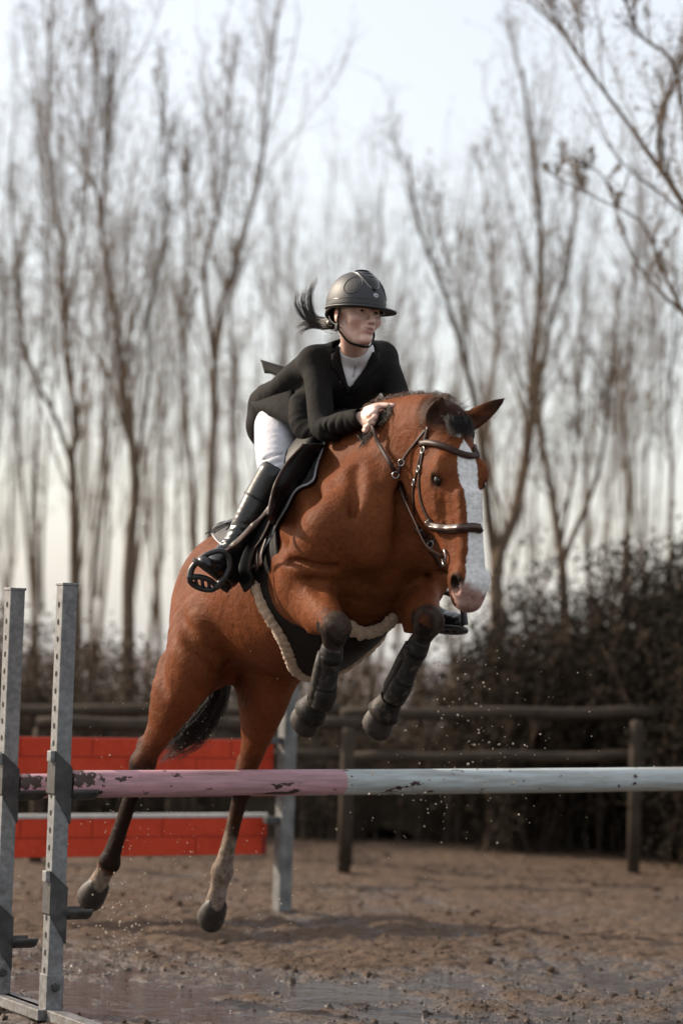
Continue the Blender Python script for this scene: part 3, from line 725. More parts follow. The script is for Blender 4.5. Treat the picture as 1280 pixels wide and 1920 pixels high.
# quilting seams and the small embroidered squiggle at the rear corner
qm = MB()
for i in range(-8, 9):
    for sg in (-1, 1):
        pts = []
        for t in np.linspace(0, 1, 7):
            a = 38 - 34 * t; s_ = -.5 - .20 * ((t * sg * .6 + i * .14) % 1.0)
            if -.70 < s_ < -.46: pts.append(torso(s_, a, .030 + .012 * ss(-.46, -.6, s_))[0])
        if len(pts) > 2 and max(np.linalg.norm(np.diff(pts, axis=0), axis=1)) < .08: qm.tube(pts, .0022, 4)
if qm.v: qm.build('quilting', M_blk, pad)
em = MB(); e0 = [torso(-.60 - .016 * k, 24 - 5 * math.sin(k * 2.1), .052)[0] for k in range(6)]
em.tube(smoothpts(e0, 4), .0028, 5); em.build('embroidery', M_pipe, pad, True)
flap_o = lambda a, t: .024 + .010 * ss(.35, .0, t)
for sd in (1, -1):
    fl_, FP = patch('saddle_flap', [sd * q for q in np.linspace(18, 112, 22)], (lambda a: I(FA, FS)(a) - .05), I([18, 60, 80, 112], [-.25, -.30, -.33, -.26]), flap_o, M_blk, saddle, 12, .008)
    m = MB(); m.tube(smoothpts([FP[i, 0] + nrm(FP[i, 0] - H(-.2, 0, -.35)) * .006 for i in range(0, 20)], 2), .0045, 6); m.build('edge_binding', M_lea, fl_, True)
kF = [clear(*q, .018) for q in ((606, 833), (586, 868), (558, 912), (530, 950), (512, 985))]
kA = [clear(*q, .125) for q in ((570, 833), (540, 866), (518, 904), (508, 938), (503, 966))]
kB = [clear(*q, .012) for q in ((572, 846), (545, 872), (524, 906), (516, 940), (508, 972))]
def mirH(p): h_l = toH(p); return H(h_l[0], -h_l[1], h_l[2])
for mir in (0, 1):
    rows = [smoothpts([mirH(p) if mir else p for p in c], 5) for c in (kF, [lerp(a, b, .5) + nrm(a - kB[i]) * .012 for i, (a, b) in enumerate(zip(kF, kA))], kA, [lerp(a, b, .5) for a, b in zip(kA, kB)])]
    n_r = len(rows[0]); v = [rows[j][i] for i in range(n_r) for j in range(4)]
    f = [(i * 4 + j, i * 4 + j + 1, i * 4 + 5 + j, i * 4 + 4 + j) for i in range(n_r - 1) for j in range(3)]
    kb = obj('knee_block', pydata('knee_block', v, f, True), M_blk, saddle); md = kb.modifiers.new('t', 'SOLIDIFY'); md.thickness = .012; md.offset = 0
    m = MB(); m.tube(rows[2], .006, 6); m.build('edge_binding', M_lea, kb, True)
def seat_mesh():
    v, f = [], []; ns, na = 18, 15
    for i in range(ns):
        t = i / (ns - 1); s_ = .10 - .54 * t
        lift = np.interp(t, [0, .08, .2, .5, .75, .92, 1], [.02, .040, .045, .04, .05, .08, .04]); hwid = np.interp(t, [0, .2, .5, .8, 1], [30, 40, 45, 42, 32])
        for j in range(na):
            a = -hwid + 2 * hwid * j / (na - 1); w = 1 - (abs(a) / hwid) ** 3
            v.append(torso(s_, a, .032 + lift * w)[0])
    f = [(i * na + j, i * na + j + 1, (i + 1) * na + j + 1, (i + 1) * na + j) for i in range(ns - 1) for j in range(na - 1)]
    o = obj('seat', pydata('seat', v, f, True), M_blk, saddle); md = o.modifiers.new('t', 'SOLIDIFY'); md.thickness = .02; md.offset = -1
    return o
seat_mesh()
# girth: straps, wide belly guard, sheepskin edges
ga = np.linspace(80, 280, 49)
def gI(xs, ys): return lambda a: float(np.interp(180 - abs(180 - a), xs, ys))
gf, gb = gI([80, 107, 125, 140, 155, 168, 180], [-.02, .0, .05, .10, .10, .07, .06]), gI([80, 100, 125, 140, 152, 162, 180], [-.18, -.20, -.20, -.205, -.24, -.36, -.42])
go_ = lambda a, t: .012 + .03 * ss(145, 175, 180 - abs(180 - a))
TS = [(-.95, -.265, .255, .255), (-.75, -.295, .285, .275), (-.55, -.355, .30, .31), (-.30, -.405, .283, .325), (-.05, -.425, .255, .315), (.14, -.42, .24, .27), (.30, -.38, .20, .22)]
def torso2(s, a, off):
    p, d = torso(s, a if a <= 180 else a - 360, off)
    q = 180 - abs(180 - a); w = float(ss(96, 118, q)); t_ = np.array(TS); uc, hw_, hh_ = (np.interp(s, t_[:, 0], t_[:, k]) for k in (1, 2, 3)); ar = math.radians(a)
    r_ = 1 / math.sqrt((math.sin(ar) / (hw_ + off)) ** 2 + (math.cos(ar) / (hh_ + off)) ** 2)
    e = H(s, -r_ * math.sin(ar), uc + r_ * math.cos(ar)); return lerp(p, e, w), d
gp = np.array([[torso2(gf(a) + (gb(a) - gf(a)) * j / 9, a, go_(a, j / 9))[0] for j in range(10)] for a in ga])
for _ in range(6):
    Q = gp.copy(); Q[1:-1] = .5 * gp[1:-1] + .25 * (gp[:-2] + gp[2:]); gp = Q
ff_ = [(i * 10 + j, i * 10 + j + 1, i * 10 + 11 + j, i * 10 + 10 + j) for i in range(48) for j in range(9)]
girth = obj('girth', pydata('girth', gp.reshape(-1, 3), ff_, True), plain('dark_girth_leather', (.0085, .0065, .0055), .6, .3, 50, bstr=.2, spec=.12), saddle); md = girth.modifiers.new('t', 'SOLIDIFY'); md.thickness = .012; md.offset = 0
for j, nm in ((0, 'front'), (9, 'rear')):
    path = smoothpts(gp[6:-6, j], 6); v, f = [], []; n = 12; pu = None
    cen = H(-.2, 0, -.35)
    for i, p in enumerate(path):
        t = nrm(path[min(i + 1, len(path) - 1)] - path[max(i - 1, 0)]); u = nrm(nrm(p - cen) - t * np.dot(nrm(p - cen), t)); w = np.cross(t, u)
        e = min(1, i / 4, (len(path) - 1 - i) / 4)
        for k in range(n):
            a = 2 * math.pi * k / n; dirv = u * math.cos(a) * .8 + w * math.sin(a) * 1.15
            q = p + u * .006; r = (.023 + .0055 * vnoise((q + dirv * .02)[None] * 75, 5)[0] + .003 * vnoise((q + dirv * .02)[None] * 170, 6)[0]) * (.35 + .65 * e)
            v.append(q + dirv * r)
    f = [(i * n + k, i * n + (k + 1) % n, (i + 1) * n + (k + 1) % n, (i + 1) * n + k) for i in range(len(path) - 1) for k in range(n)]
    f += [tuple(range(n - 1, -1, -1)), tuple((len(path) - 1) * n + k for k in range(n))]
    obj('sheepskin_trim', pydata('sheepskin_trim', v, f, True), M_fleece, girth)
for k in (-1, 1):
    for j_ in (0, 1):
        s_ = -.085 - .05 * j_; pts, nor = [], []
        for a in (78, 88, 98, 106):
            p, d = torso(s_, a * -k, .030); pts.append(p); nor.append(d)
        m = MB(); ribbon(m, pts, nor, .030, .005); m.build('girth_strap', M_lea, saddle, True)

# ============================================================ RIDER
J = dict(neck=at(664, 668, 9.06), RS=at(592, 676, 9.04), LS=at(718, 668, 9.16), chest=at(648, 715, 9.12), waist=at(583, 768, 9.27), pel=at(525, 800, 9.36),
         RE=at(607, 803, 8.86), RW=at(676, 784, 8.70), RH=at(697, 780, 8.645), LE=at(747, 752, 9.02), LW=at(748, 772, 8.84), LH=at(742, 775, 8.78),
         RHIP=at(512, 806, 9.28), RK=at(537, 884, 8.87), RA=at(428, 1040, 9.11), RHEEL=at(424, 1100, 9.14), RT=at(374, 1062, 8.94),
         LHIP=at(575, 800, 9.44), LK=at(760, 985, 9.05), LA=at(800, 1148, 9.28), LHEEL=at(790, 1175, 9.38), LT=at(868, 1174, 9.14))
J['RK'] = clear(515, 890, .072); J['RA'] = clear(430, 1036, .085); J['RHEEL'] = clear(424, 1098, .075); J['RT'] = at(376, 1060, J['RHEEL'][1] - .20)
J['RHIP'] = at(520, 800, 9.22)
print('R leg', J['RK'], J['RA'], J['RHEEL'], J['RT'])
for a, b in (('RS', 'RE'), ('RE', 'RW'), ('LS', 'LE'), ('LE', 'LW'), ('RHIP', 'RK'), ('RK', 'RA'), ('LHIP', 'LK'), ('LK', 'LA'), ('neck', 'pel'), ('RS', 'LS'), ('RHEEL', 'RT')):
    print('R', a, b, round(float(np.linalg.norm(J[a] - J[b])), 3))
YAW, PIT, ROL = R(31), R(1), R(3)
Fd = nrm(V(math.sin(YAW) * math.cos(PIT), -math.cos(YAW) * math.cos(PIT), -math.sin(PIT)))
Ld = nrm(V(math.cos(YAW), math.sin(YAW), 0) - V(0, 0, math.sin(ROL))); Ld = nrm(Ld - Fd * np.dot(Ld, Fd)); Ud = np.cross(Fd, Ld)
HC = at(669, 588, 8.86)
def FC(f, l, u): return HC + Fd * f + Ld * l + Ud * u     # face coordinates: 0 = middle of the head at eye height

tors_ax = nrm(J['neck'] - J['pel']); tors_l = nrm(J['LS'] - J['RS']); tors_l = nrm(tors_l - tors_ax * np.dot(tors_l, tors_ax)); tors_f = np.cross(tors_l, tors_ax)
if tors_f[1] > 0: tors_f = -tors_f
def hand(f, wr, ph, pd, kn_dir, out, thumb_to, sg):
    """palm from the wrist along pd; fingers curl over from the knuckles"""
    pn_ = nrm(np.cross(pd, kn_dir)); f.tube([wr, wr + pd * .04, wr + pd * .085], [(.026, .020), (.038, .017), (.042, .015)], kn_dir, k=.012)
    for i, (o, L) in enumerate(((.032, .95), (.011, 1.05), (-.010, 1.0), (-.030, .8))):
        b = wr + pd * (.078 - .006 * abs(i - 1)) + kn_dir * o
        c1 = b + (pd * .55 + out * .8) * .036 * L; c2 = c1 + (out * .75 - pd * .75) * .028 * L; c3 = c2 + (-pd * .95 - out * .25) * .020 * L
        f.tube([b, c1, c2, c3], [.0110, .0098, .0092, .0078], kn_dir, k=.003, sub=1)
        f.ell(b + (pd * .0 - out * .004), None, .0105, k=.006)
    tb = wr + pd * .030 + kn_dir * .028
    f.tube([tb, lerp(tb, thumb_to, .45) + kn_dir * .008, thumb_to], [.0155, .0125, .0085], pn_, k=.008)
h_ = RIDER_RES
allp = np.array([HC + V(-.2, .25, .24), HC + V(.2, -.2, .2)] + list(J.values()))
rf = SDF(allp.min(0) - .13, allp.max(0) + .10, h_)
# trunk and limbs (kept inside the clothes)
rf.tube([J['pel'], J['waist'], J['chest'], lerp(J['chest'], J['neck'], .6)], [(.09, .06), (.085, .06), (.11, .075), (.09, .055)], tors_l, k=.03)
nk0 = J['neck']; nk1 = FC(-.012, 0, -.07)
rf.tube([nk0, lerp(nk0, nk1, .5), nk1], [.056, .050, .050], Ld, k=.03)
for s_ in 'RL':
    rf.tube([lerp(J['neck'], J[s_ + 'S'], .3), J[s_ + 'S']], [.04, .034], tors_ax, k=.03)
    rf.tube([J[s_ + 'S'], J[s_ + 'E'], J[s_ + 'W']], [.030, .026, .023], tors_ax, k=.012, sub=1)
    rf.tube([J[s_ + 'HIP'], J[s_ + 'K'], J[s_ + 'A']], [.055, .034, .020], lH, k=.02, sub=1)
    rf.tube([lerp(J[s_ + 'A'], J[s_ + 'HEEL'], .7), J[s_ + 'A'], lerp(J[s_ + 'A'], J[s_ + 'T'], .55)], [.012, .018, .012], lH, k=.015, sub=1)
# head
rf.ell(FC(-.012, 0, .035), (Fd, Ld, Ud), (.097, .075, .088), k=.02)
rf.tube([FC(.038, 0, .0), FC(.045, 0, -.05), FC(.05, 0, -.095)], [(.058, .045), (.048, .042), (.022, .026)], Ld, k=.035)     # face down to the chin
for sd in (-1, 1):
    rf.tube([FC(-.015, .056 * sd, -.030), FC(.003, .047 * sd, -.070), FC(.045, .018 * sd, -.104)], [.016, .016, .015], Ld, k=.035)    # jaw
    rf.ell(FC(.062, .042 * sd, -.03), (Fd, Ld, Ud), (.024, .022, .020), k=.03)        # cheekbone
    rf.ell(FC(.092, .031 * sd, .001), (Fd, Ld, Ud), (.014, .017, .012), k=.015, op='s')   # eye socket
    rf.tube([FC(.082, .017 * sd, .003), FC(.0885, .026 * sd, .0080), FC(.0880, .034 * sd, .0082), FC(.078, .046 * sd, .002)], [.003, .0040, .0040, .003], Ld, k=.005)
    rf.tube([FC(.082, .018 * sd, -.003), FC(.0865, .031 * sd, -.0085), FC(.077, .046 * sd, -.002)], [.003, .0036, .003], Ld, k=.006)
    rf.tube([FC(.090, .014 * sd, .020), FC(.086, .045 * sd, .018)], [.008, .007], Ld, k=.015)
    rf.ell(FC(.100, .0115 * sd, -.040), (Fd, Ld, Ud), (.010, .0075, .007), k=.008)       # nostril wing
    rf.ell(FC(.108, .0075 * sd, -.047), (Fd, Ld, Ud), (.006, .0035, .004), k=.003, op='s')
    # ear
    rf.ell(FC(-.012, .079 * sd, -.015), (nrm(Fd + .3 * Ud), nrm(Ld + .35 * sd * -Fd), Ud), (.019, .008, .031), k=.006)
    rf.ell(FC(-.006, .087 * sd, -.012), (Fd, Ld, Ud), (.010, .005, .018), k=.004, op='s')
rf.tube([FC(.094, 0, .012), FC(.104, 0, -.012), FC(.119, 0, -.036)], [.0085, .0085, .0085], Ld, k=.014)      # nose
rf.ell(FC(.114, 0, -.039), (Fd, Ld, Ud), (.011, .010, .008), k=.008)
rf.ell(FC(.091, 0, -.066), (Fd, Ld, Ud), (.013, .027, .019), k=.018)          # muzzle of the mouth
rf.tube([FC(.090, -.022, -.0660), FC(.1045, -.008, -.0625), FC(.1045, .008, -.0625), FC(.090, .022, -.0660)], [.002, .0044, .0044, .002], Ud, k=.005)
rf.tube([FC(.088, -.019, -.0735), FC(.1015, -.007, -.0765), FC(.1015, .007, -.0765), FC(.088, .019, -.0735)], [.002, .0050, .0050, .002], Ud, k=.005)
rf.ell(FC(.084, 0, -.104), (Fd, Ld, Ud), (.018, .020, .014), k=.018)         # chin
# hands
rp = nrm(J['RH'] - J['RW'])
hand(rf, J['RW'], None, rp, nrm(V(.25, .1, .9) - rp * np.dot(V(.25, .1, .9), rp)), nrm(V(-.25, -.55, -.55)), at(737, 760, 8.60), 1)
lp = nrm(J['LH'] - J['LW'])
hand(rf, J['LW'], None, lp, nrm(V(.1, .1, .9)), nrm(V(-.3, .1, -.8)), at(728, 762, 8.76), -1)
rider_me = rf.mesh('body', 2); RP = rf.P.astype(float); del rf
fc = np.stack([(RP - HC) @ Fd, (RP - HC) @ Ld, (RP - HC) @ Ud], 1)
lip = np.zeros(len(RP)); infc = (fc[:, 0] > .05) & (np.abs(fc[:, 1]) < .06)
lip = infc * (ss(1.15, .8, np.hypot(fc[:, 1] / .022, (fc[:, 2] + .0635) / .0048)) + ss(1.15, .8, np.hypot(fc[:, 1] / .019, (fc[:, 2] + .0760) / .0058)))
mouth = .7 * infc * ss(1.2, .7, np.hypot(fc[:, 1] / .015, (fc[:, 2] + .0695) / .0030))
brow = infc * ss(1.2, .7, np.hypot((np.abs(fc[:, 1]) - .034) / .020, (fc[:, 2] - .019 - .1 * (np.abs(fc[:, 1]) - .034)) / .0042)) * .8
hairm = ss(.035, .06, fc[:, 2]) * (np.linalg.norm(fc, axis=1) < .2); hairm = np.maximum(hairm, ((fc[:, 0] < -.035) & (fc[:, 2] > -.06) & (np.linalg.norm(fc, axis=1) < .2)) * 1.0)
nost = infc * ss(1.3, .7, np.hypot((np.abs(fc[:, 1]) - .0078) / .0045, (fc[:, 2] + .0480) / .0028)) * (fc[:, 0] > .095) * .6
red = np.maximum(infc * ss(.03, .0, np.hypot(np.abs(fc[:, 1]) - .045, fc[:, 2] + .045)) * .28, ss(.03, .01, np.linalg.norm(np.stack([fc[:, 0] + .01, np.abs(fc[:, 1]) - .08, fc[:, 2] + .015], 1), axis=1)))
for nm, vals in (('lip', lip), ('dark', np.maximum.reduce([mouth, nost, brow, hairm])), ('red', red)): attr(rider_me, nm, np.clip(vals, 0, 1))
def skin_mat():
    m, n, b = newmat('skin')
    def A(nm): x = n.nodes.new('ShaderNodeAttribute'); x.attribute_name = nm; return x.outputs['Fac']
    c = ramp(n, noise(n, 60, 4), [(.3, (.56, .36, .285)), (.7, (.66, .44, .365))])
    c = mix(n, A('red'), c, (.52, .20, .15)); c = mix(n, A('lip'), c, (.42, .19, .165)); c = mix(n, A('dark'), c, (.025, .013, .010))
    n.links.new(c, b.inputs['Base Color']); b.inputs['Roughness'].default_value = .45
    b.inputs['Subsurface Weight'].default_value = .12; b.inputs['Subsurface Radius'].default_value = (.012, .005, .003); b.inputs['Subsurface Scale'].default_value = .6
    bump(n, b, noise(n, 400, 3), .1, .001); return m
person = empty('person', 'rider in black show jacket and white breeches crouching over the bay horse\'s neck', 'person')
obj('body', rider_me, skin_mat(), person)
M_scl = plain('eye_white', (.55, .52, .50), .2, .1, 20, bstr=0); M_iris = plain('dark_iris', (.02, .014, .011), .1, .3, 20, bstr=0)
for sd in (-1, 1):
    bm = bmesh.new(); bmesh.ops.create_uvsphere(bm, u_segments=14, v_segments=10, radius=.0112); me = bpy.data.meshes.new('eye'); bm.to_mesh(me); bm.free()
    me.polygons.foreach_set('use_smooth', [True] * len(me.polygons)); o = obj('eye', me, M_scl, person); o.location = FC(.0745, .031 * sd, .001)
    m = MB(); c = FC(.0745, .031 * sd, .001); m.tube([c + Fd * .0098, c + Fd * .0110, c + Fd * .0116], [.0066, .0060, .0005], 12); m.build('iris', M_iris, o, True); o.children[0].matrix_parent_inverse = Matrix.Translation(-Vector(c))

# ---------------- clothes
M_jac = plain('black_wool_jacket', (.0088, .0074, .0066), .85, .25, 60, bstr=.4, bscale=22, bdist=.010, spec=.16)
M_bre = plain('white_breeches', (.62, .61, .64), .8, .05, 30, bstr=.5, bscale=14, bdist=.012, spec=.25)
M_shirt = plain('white_shirt', (.66, .65, .66), .7, .06, 30, bstr=.4, bscale=60, bdist=.004)
cj = allp[:0]
jp = np.array([J[k] for k in ('neck', 'RS', 'LS', 'waist', 'pel', 'RE', 'RW', 'LE', 'LW')] + [at(475, 755, 9.4), at(500, 800, 9.5)])
jf = SDF(jp.min(0) - .17, jp.max(0) + .14, h_)
jf.tube([lerp(J['pel'], J['waist'], -.05), J['waist'], J['chest'], lerp(J['chest'], J['neck'], .55), lerp(J['chest'], J['neck'], .95)], [(.150, .110), (.118, .098), (.148, .115), (.135, .095), (.072, .066)], tors_l, k=.05, sub=4)
for s_ in 'RL':
    jf.tube([lerp(J['neck'], J[s_ + 'S'], .12) + tors_ax * .012, lerp(J['neck'], J[s_ + 'S'], .55) + tors_ax * .006, J[s_ + 'S'] - tors_ax * .012], [(.060, .060), (.056, .056), (.046, .046)], tors_ax, k=.05)
    e = J[s_ + 'E']; el_out = nrm(e - lerp(J[s_ + 'S'], J[s_ + 'W'], .5))
    jf.tube([J[s_ + 'S'] - tors_ax * .005, lerp(J[s_ + 'S'], e, .5) + el_out * .006, e, lerp(e, J[s_ + 'W'], .5), lerp(e, J[s_ + 'W'], .97)], [.052, .050, .048, .043, .037], tors_ax, k=.035, sub=4)
    jf.ell(J[s_ + 'S'] - tors_ax * .012, None, .050, k=.04)
    # sleeve cuff opening
    w = J[s_ + 'W']; d = nrm(w - e); jf.tube([w - d * .022, w + d * .03], [.029, .031], tors_ax, k=.004, op='s')
    # wrinkles inside the elbow and at the shoulder
    for t in (.28, .40, .52, .66, .80):
        c = lerp(e, w, t); r_ = .050 - .012 * t; rr = []
        u_ = nrm(np.cross(d, V(.1, .2, 1))); w_ = np.cross(d, u_)
        for q in np.linspace(-1.9, 1.9, 9): rr.append(c + (u_ * math.sin(q) + w_ * math.cos(q) * (1 if np.dot(w_, V(0, -1, 0)) > 0 else -1)) * (r_ + .002) + d * (.018 * math.sin(q * 1.3 + t * 9)))
        jf.tube(rr, [.001, .0045, .006, .005, .006, .0055, .006, .004, .001], d, k=.012, op='s')
    for t in (.22, .36):
        c = lerp(J[s_ + 'S'], e, t); jf.tube([c + tors_f * .05 - tors_l * .04, c + tors_f * .066, c + tors_f * .05 + tors_l * .04 - tors_ax * .02], [.004, .007, .004], tors_ax, k=.015, op='s')
# skirt of the jacket flaring back over the seat
jf.tube([J['waist'] + V(-.03, .0, .0), at(520, 752, 9.32), at(492, 757, 9.36)], [(.10, .085), (.10, .075), (.075, .05)], tors_l, k=.05)
jf.tube([at(575, 765, 9.08), at(572, 798, 9.02), at(590, 822, 8.96)], [(.075, .06), (.062, .05), (.04, .035)], tors_l, k=.05)
jf.tube([at(585, 690, 9.13), at(552, 722, 9.19), at(516, 750, 9.27)], [(.075, .07), (.085, .07), (.075, .055)], tors_l, k=.05)
# hollow under the hem so that the cloth has an edge
jf.tube([at(488, 790, 9.36), at(515, 800, 9.24), at(535, 812, 9.2)], [(.055, .052), (.05, .045), (.03, .03)], tors_l, k=.008, op='s')
# neck opening and V at the front
jf.tube([lerp(J['chest'], J['neck'], .7), J['neck'] + tors_ax * .02, nk1], [.052, .058, .066], tors_l, k=.008, op='s')
Vap = at(656, 733, 8.96); VL = at(640, 650, 9.03); VR = at(693, 655, 9.05)
for t in np.linspace(0, 1, 9):
    a, b = lerp(Vap, VL, t), lerp(Vap, VR, t)
    jf.tube([a + V(0, -.06, 0), b + V(0, -.06, 0), b + V(0, .035, 0), a + V(0, .035, 0)] if t > .02 else [a + V(0, -.06, 0), b + V(.001, .03, 0)], [.006] * (4 if t > .02 else 2), V(0, 0, 1), k=.004, sub=1, op='s')
    if t > .15: jf.tube([a + V(0, -.06, 0), b + V(0, -.06, 0)], [(.030, .10), (.030, .10)], V(0, 0, 1), k=.004, sub=1, op='s')
jac_me = jf.mesh('jacket', 2); JP = jf.P.copy(); jq = [tuple(p.vertices) for p in jac_me.polygons]; del jf
jacket = obj('jacket', jac_me, M_jac, person)
jbv = BVHTree.FromPolygons([Vector(p) for p in JP], jq)
def jhit(px, py, off=0.0):
    r = jbv.ray_cast(Vector(CAM), Vector(ray(px, py)))
    return (None, None) if r[0] is None else (np.array(r[0]) + np.array(r[1]) * off, np.array(r[1]))
# shirt front and stand collar
sf_ = SDF(J['neck'] - .25, J['neck'] + .25, h_)
sf_.tube([J['waist'], J['chest'], lerp(J['chest'], J['neck'], .55), lerp(J['chest'], J['neck'], .95)], [(.10, .08), (.135, .100), (.118, .080), (.068, .062)], tors_l, k=.04, sub=4)
sf_.tube([lerp(J['chest'], J['neck'], .8), J['neck'] + tors_ax * .0 + V(.01, -.01, .012)], [.066, .0655], tors_l, k=.02)
nd_ = nrm(nk1 - nk0)
sf_.tube([nk0 - nd_ * .03, nk0 + nd_ * .050 + V(.004, -.010, .0)], [.068, .0615], Ld, k=.02)
sf_.tube([nk0 + nd_ * .020, nk0 + nd_ * .14], [.050, .055], Ld, k=.003, op='s')
sh_me = sf_.mesh('shirt', 2, True); SPv = sf_.P.copy(); sq = [tuple(p.vertices) for p in sh_me.polygons]; del sf_
shirt = obj('shirt', sh_me, M_shirt, person)
sbv = BVHTree.FromPolygons([Vector(p) for p in SPv], sq)
def any_hit(px, py, off):
    best = None
    for t in (jbv, sbv):
        r = t.ray_cast(Vector(CAM), Vector(ray(px, py)))
        if r[0] is not None and (best is None or r[3] < best[3]): best = r
    return (None, None) if best is None else (np.array(best[0]) + np.array(best[1]) * off, np.array(best[1]))
# zip placket and little studs
pz = [any_hit(*q, .002) for q in ((668, 668), (667, 680), (665, 692), (662, 706))]
pz = [q for q in pz if q[0] is not None]
m = MB(); ribbon(m, [q[0] for q in pz], [q[1] for q in pz], .008, .003); m.build('placket', plain('shirt_zip', (.4, .39, .40), .5, .2, 60, bstr=0), shirt, True)
# lapels: rolled cloth along the V
def lapel(edge, outer):
    v = []; n = len(edge)
    for e_, o_ in zip(edge, outer):
        a, na = any_hit(*e_, .004); b, nb2 = any_hit(*o_, .005)
        if a is None or b is None: continue
        for t in np.linspace(0, 1, 5): v.append(lerp(a, b, t) + V(0, -1, 0) * (.006 * math.sin(math.pi * t) + .003))
    k = len(v) // 5; f = [(i * 5 + j, i * 5 + j + 1, i * 5 + 6 + j, i * 5 + 5 + j) for i in range(k - 1) for j in range(4)]
    o = obj('lapel', pydata('lapel', v, f, True), M_jac, jacket); md = o.modifiers.new('t', 'SOLIDIFY'); md.thickness = .006; md.offset = 0
lapel([(637, 650), (638, 665), (640, 682), (644, 700), (649, 717), (655, 735)], [(626, 650), (622, 668), (620, 688), (628, 694), (636, 715), (652, 738)])
lapel([(697, 660), (692, 672), (684, 688), (675, 702), (666, 718), (658, 735)], [(708, 662), (710, 676), (704, 694), (694, 700), (682, 718), (662, 738)])
# cuff buttons, pocket flap, flying vent flap
for px, py in ((655, 816), (660, 813), (665, 810)):
    p, n_ = jhit(px, py, .002)
    if p is not None:
        m = MB(); m.tube([p, p + n_ * .003, p + n_ * .004], [.005, .005, .003], 8); m.build('cuff_button', M_steel, jacket, True)
pf = [jhit(*q, .006) for q in ((548, 745), (556, 760), (566, 778), (573, 795))]; pf = [q for q in pf if q[0] is not None]
def cloth_patch(name, A, B, bulge, parent, n=9, mcol=5, th=.006):
    v = []; A = smoothpts(A, 4); B = smoothpts(B, 4); k = min(len(A), len(B))
    for i in range(k):
        for j in range(mcol): v.append(lerp(A[i], B[i], j / (mcol - 1)) + np.asarray(bulge) * math.sin(math.pi * j / (mcol - 1)))
    f = [(i * mcol + j, i * mcol + j + 1, (i + 1) * mcol + j + 1, (i + 1) * mcol + j) for i in range(k - 1) for j in range(mcol - 1)]
    o = obj(name, pydata(name, v, f, True), M_jac, parent); md = o.modifiers.new('t', 'SOLIDIFY'); md.thickness = th; md.offset = 0; return o
cloth_patch('vent_flap', [at(543, 692, 9.30), at(517, 684, 9.36), at(488, 675, 9.42)], [at(538, 720, 9.24), at(513, 703, 9.32), at(497, 700, 9.38)], V(0, -.01, .006), jacket)
cloth_patch('jacket_skirt', [at(548, 700, 9.20), at(510, 727, 9.28), at(474, 752, 9.36)], [at(562, 812, 8.98), at(522, 786, 9.07), at(480, 772, 9.24)], V(-.012, -.03, .01), jacket)
# breeches
bf = SDF(np.minimum(J['RHIP'], J['RK']) - .3, np.maximum(J['LHIP'], J['LK']) + .3, h_)
bf.ell(lerp(J['pel'], J['waist'], .05), (tors_l, tors_ax, tors_f), (.118, .12, .10), k=.04)
bf.ell(J['pel'] + V(.02, .05, -.02), (tors_l, tors_ax, tors_f), (.105, .10, .10), k=.06)
for s_, sx in (('R', -1), ('L', 1)):
    hp, kn, an = J[s_ + 'HIP'], J[s_ + 'K'], J[s_ + 'A']
    bf.tube([hp, lerp(hp, kn, .4), lerp(hp, kn, .8), kn, lerp(kn, an, .25)], [(.088, .090), (.082, .084), (.068, .068), (.052, .054), (.040, .040)], lH, k=.05, sub=4)
    for t in (.72, .86, .98): 
        c = lerp(hp, kn, t); bf.tube([c + V(-.06, -.03, -.02), c + V(-.02, -.075, .005), c + V(.03, -.06, .02)], [.003, .006, .003], lH, k=.014, op='s')
bre_me = bf.mesh('breeches', 2); del bf
breeches = obj('breeches', bre_me, M_bre, person)
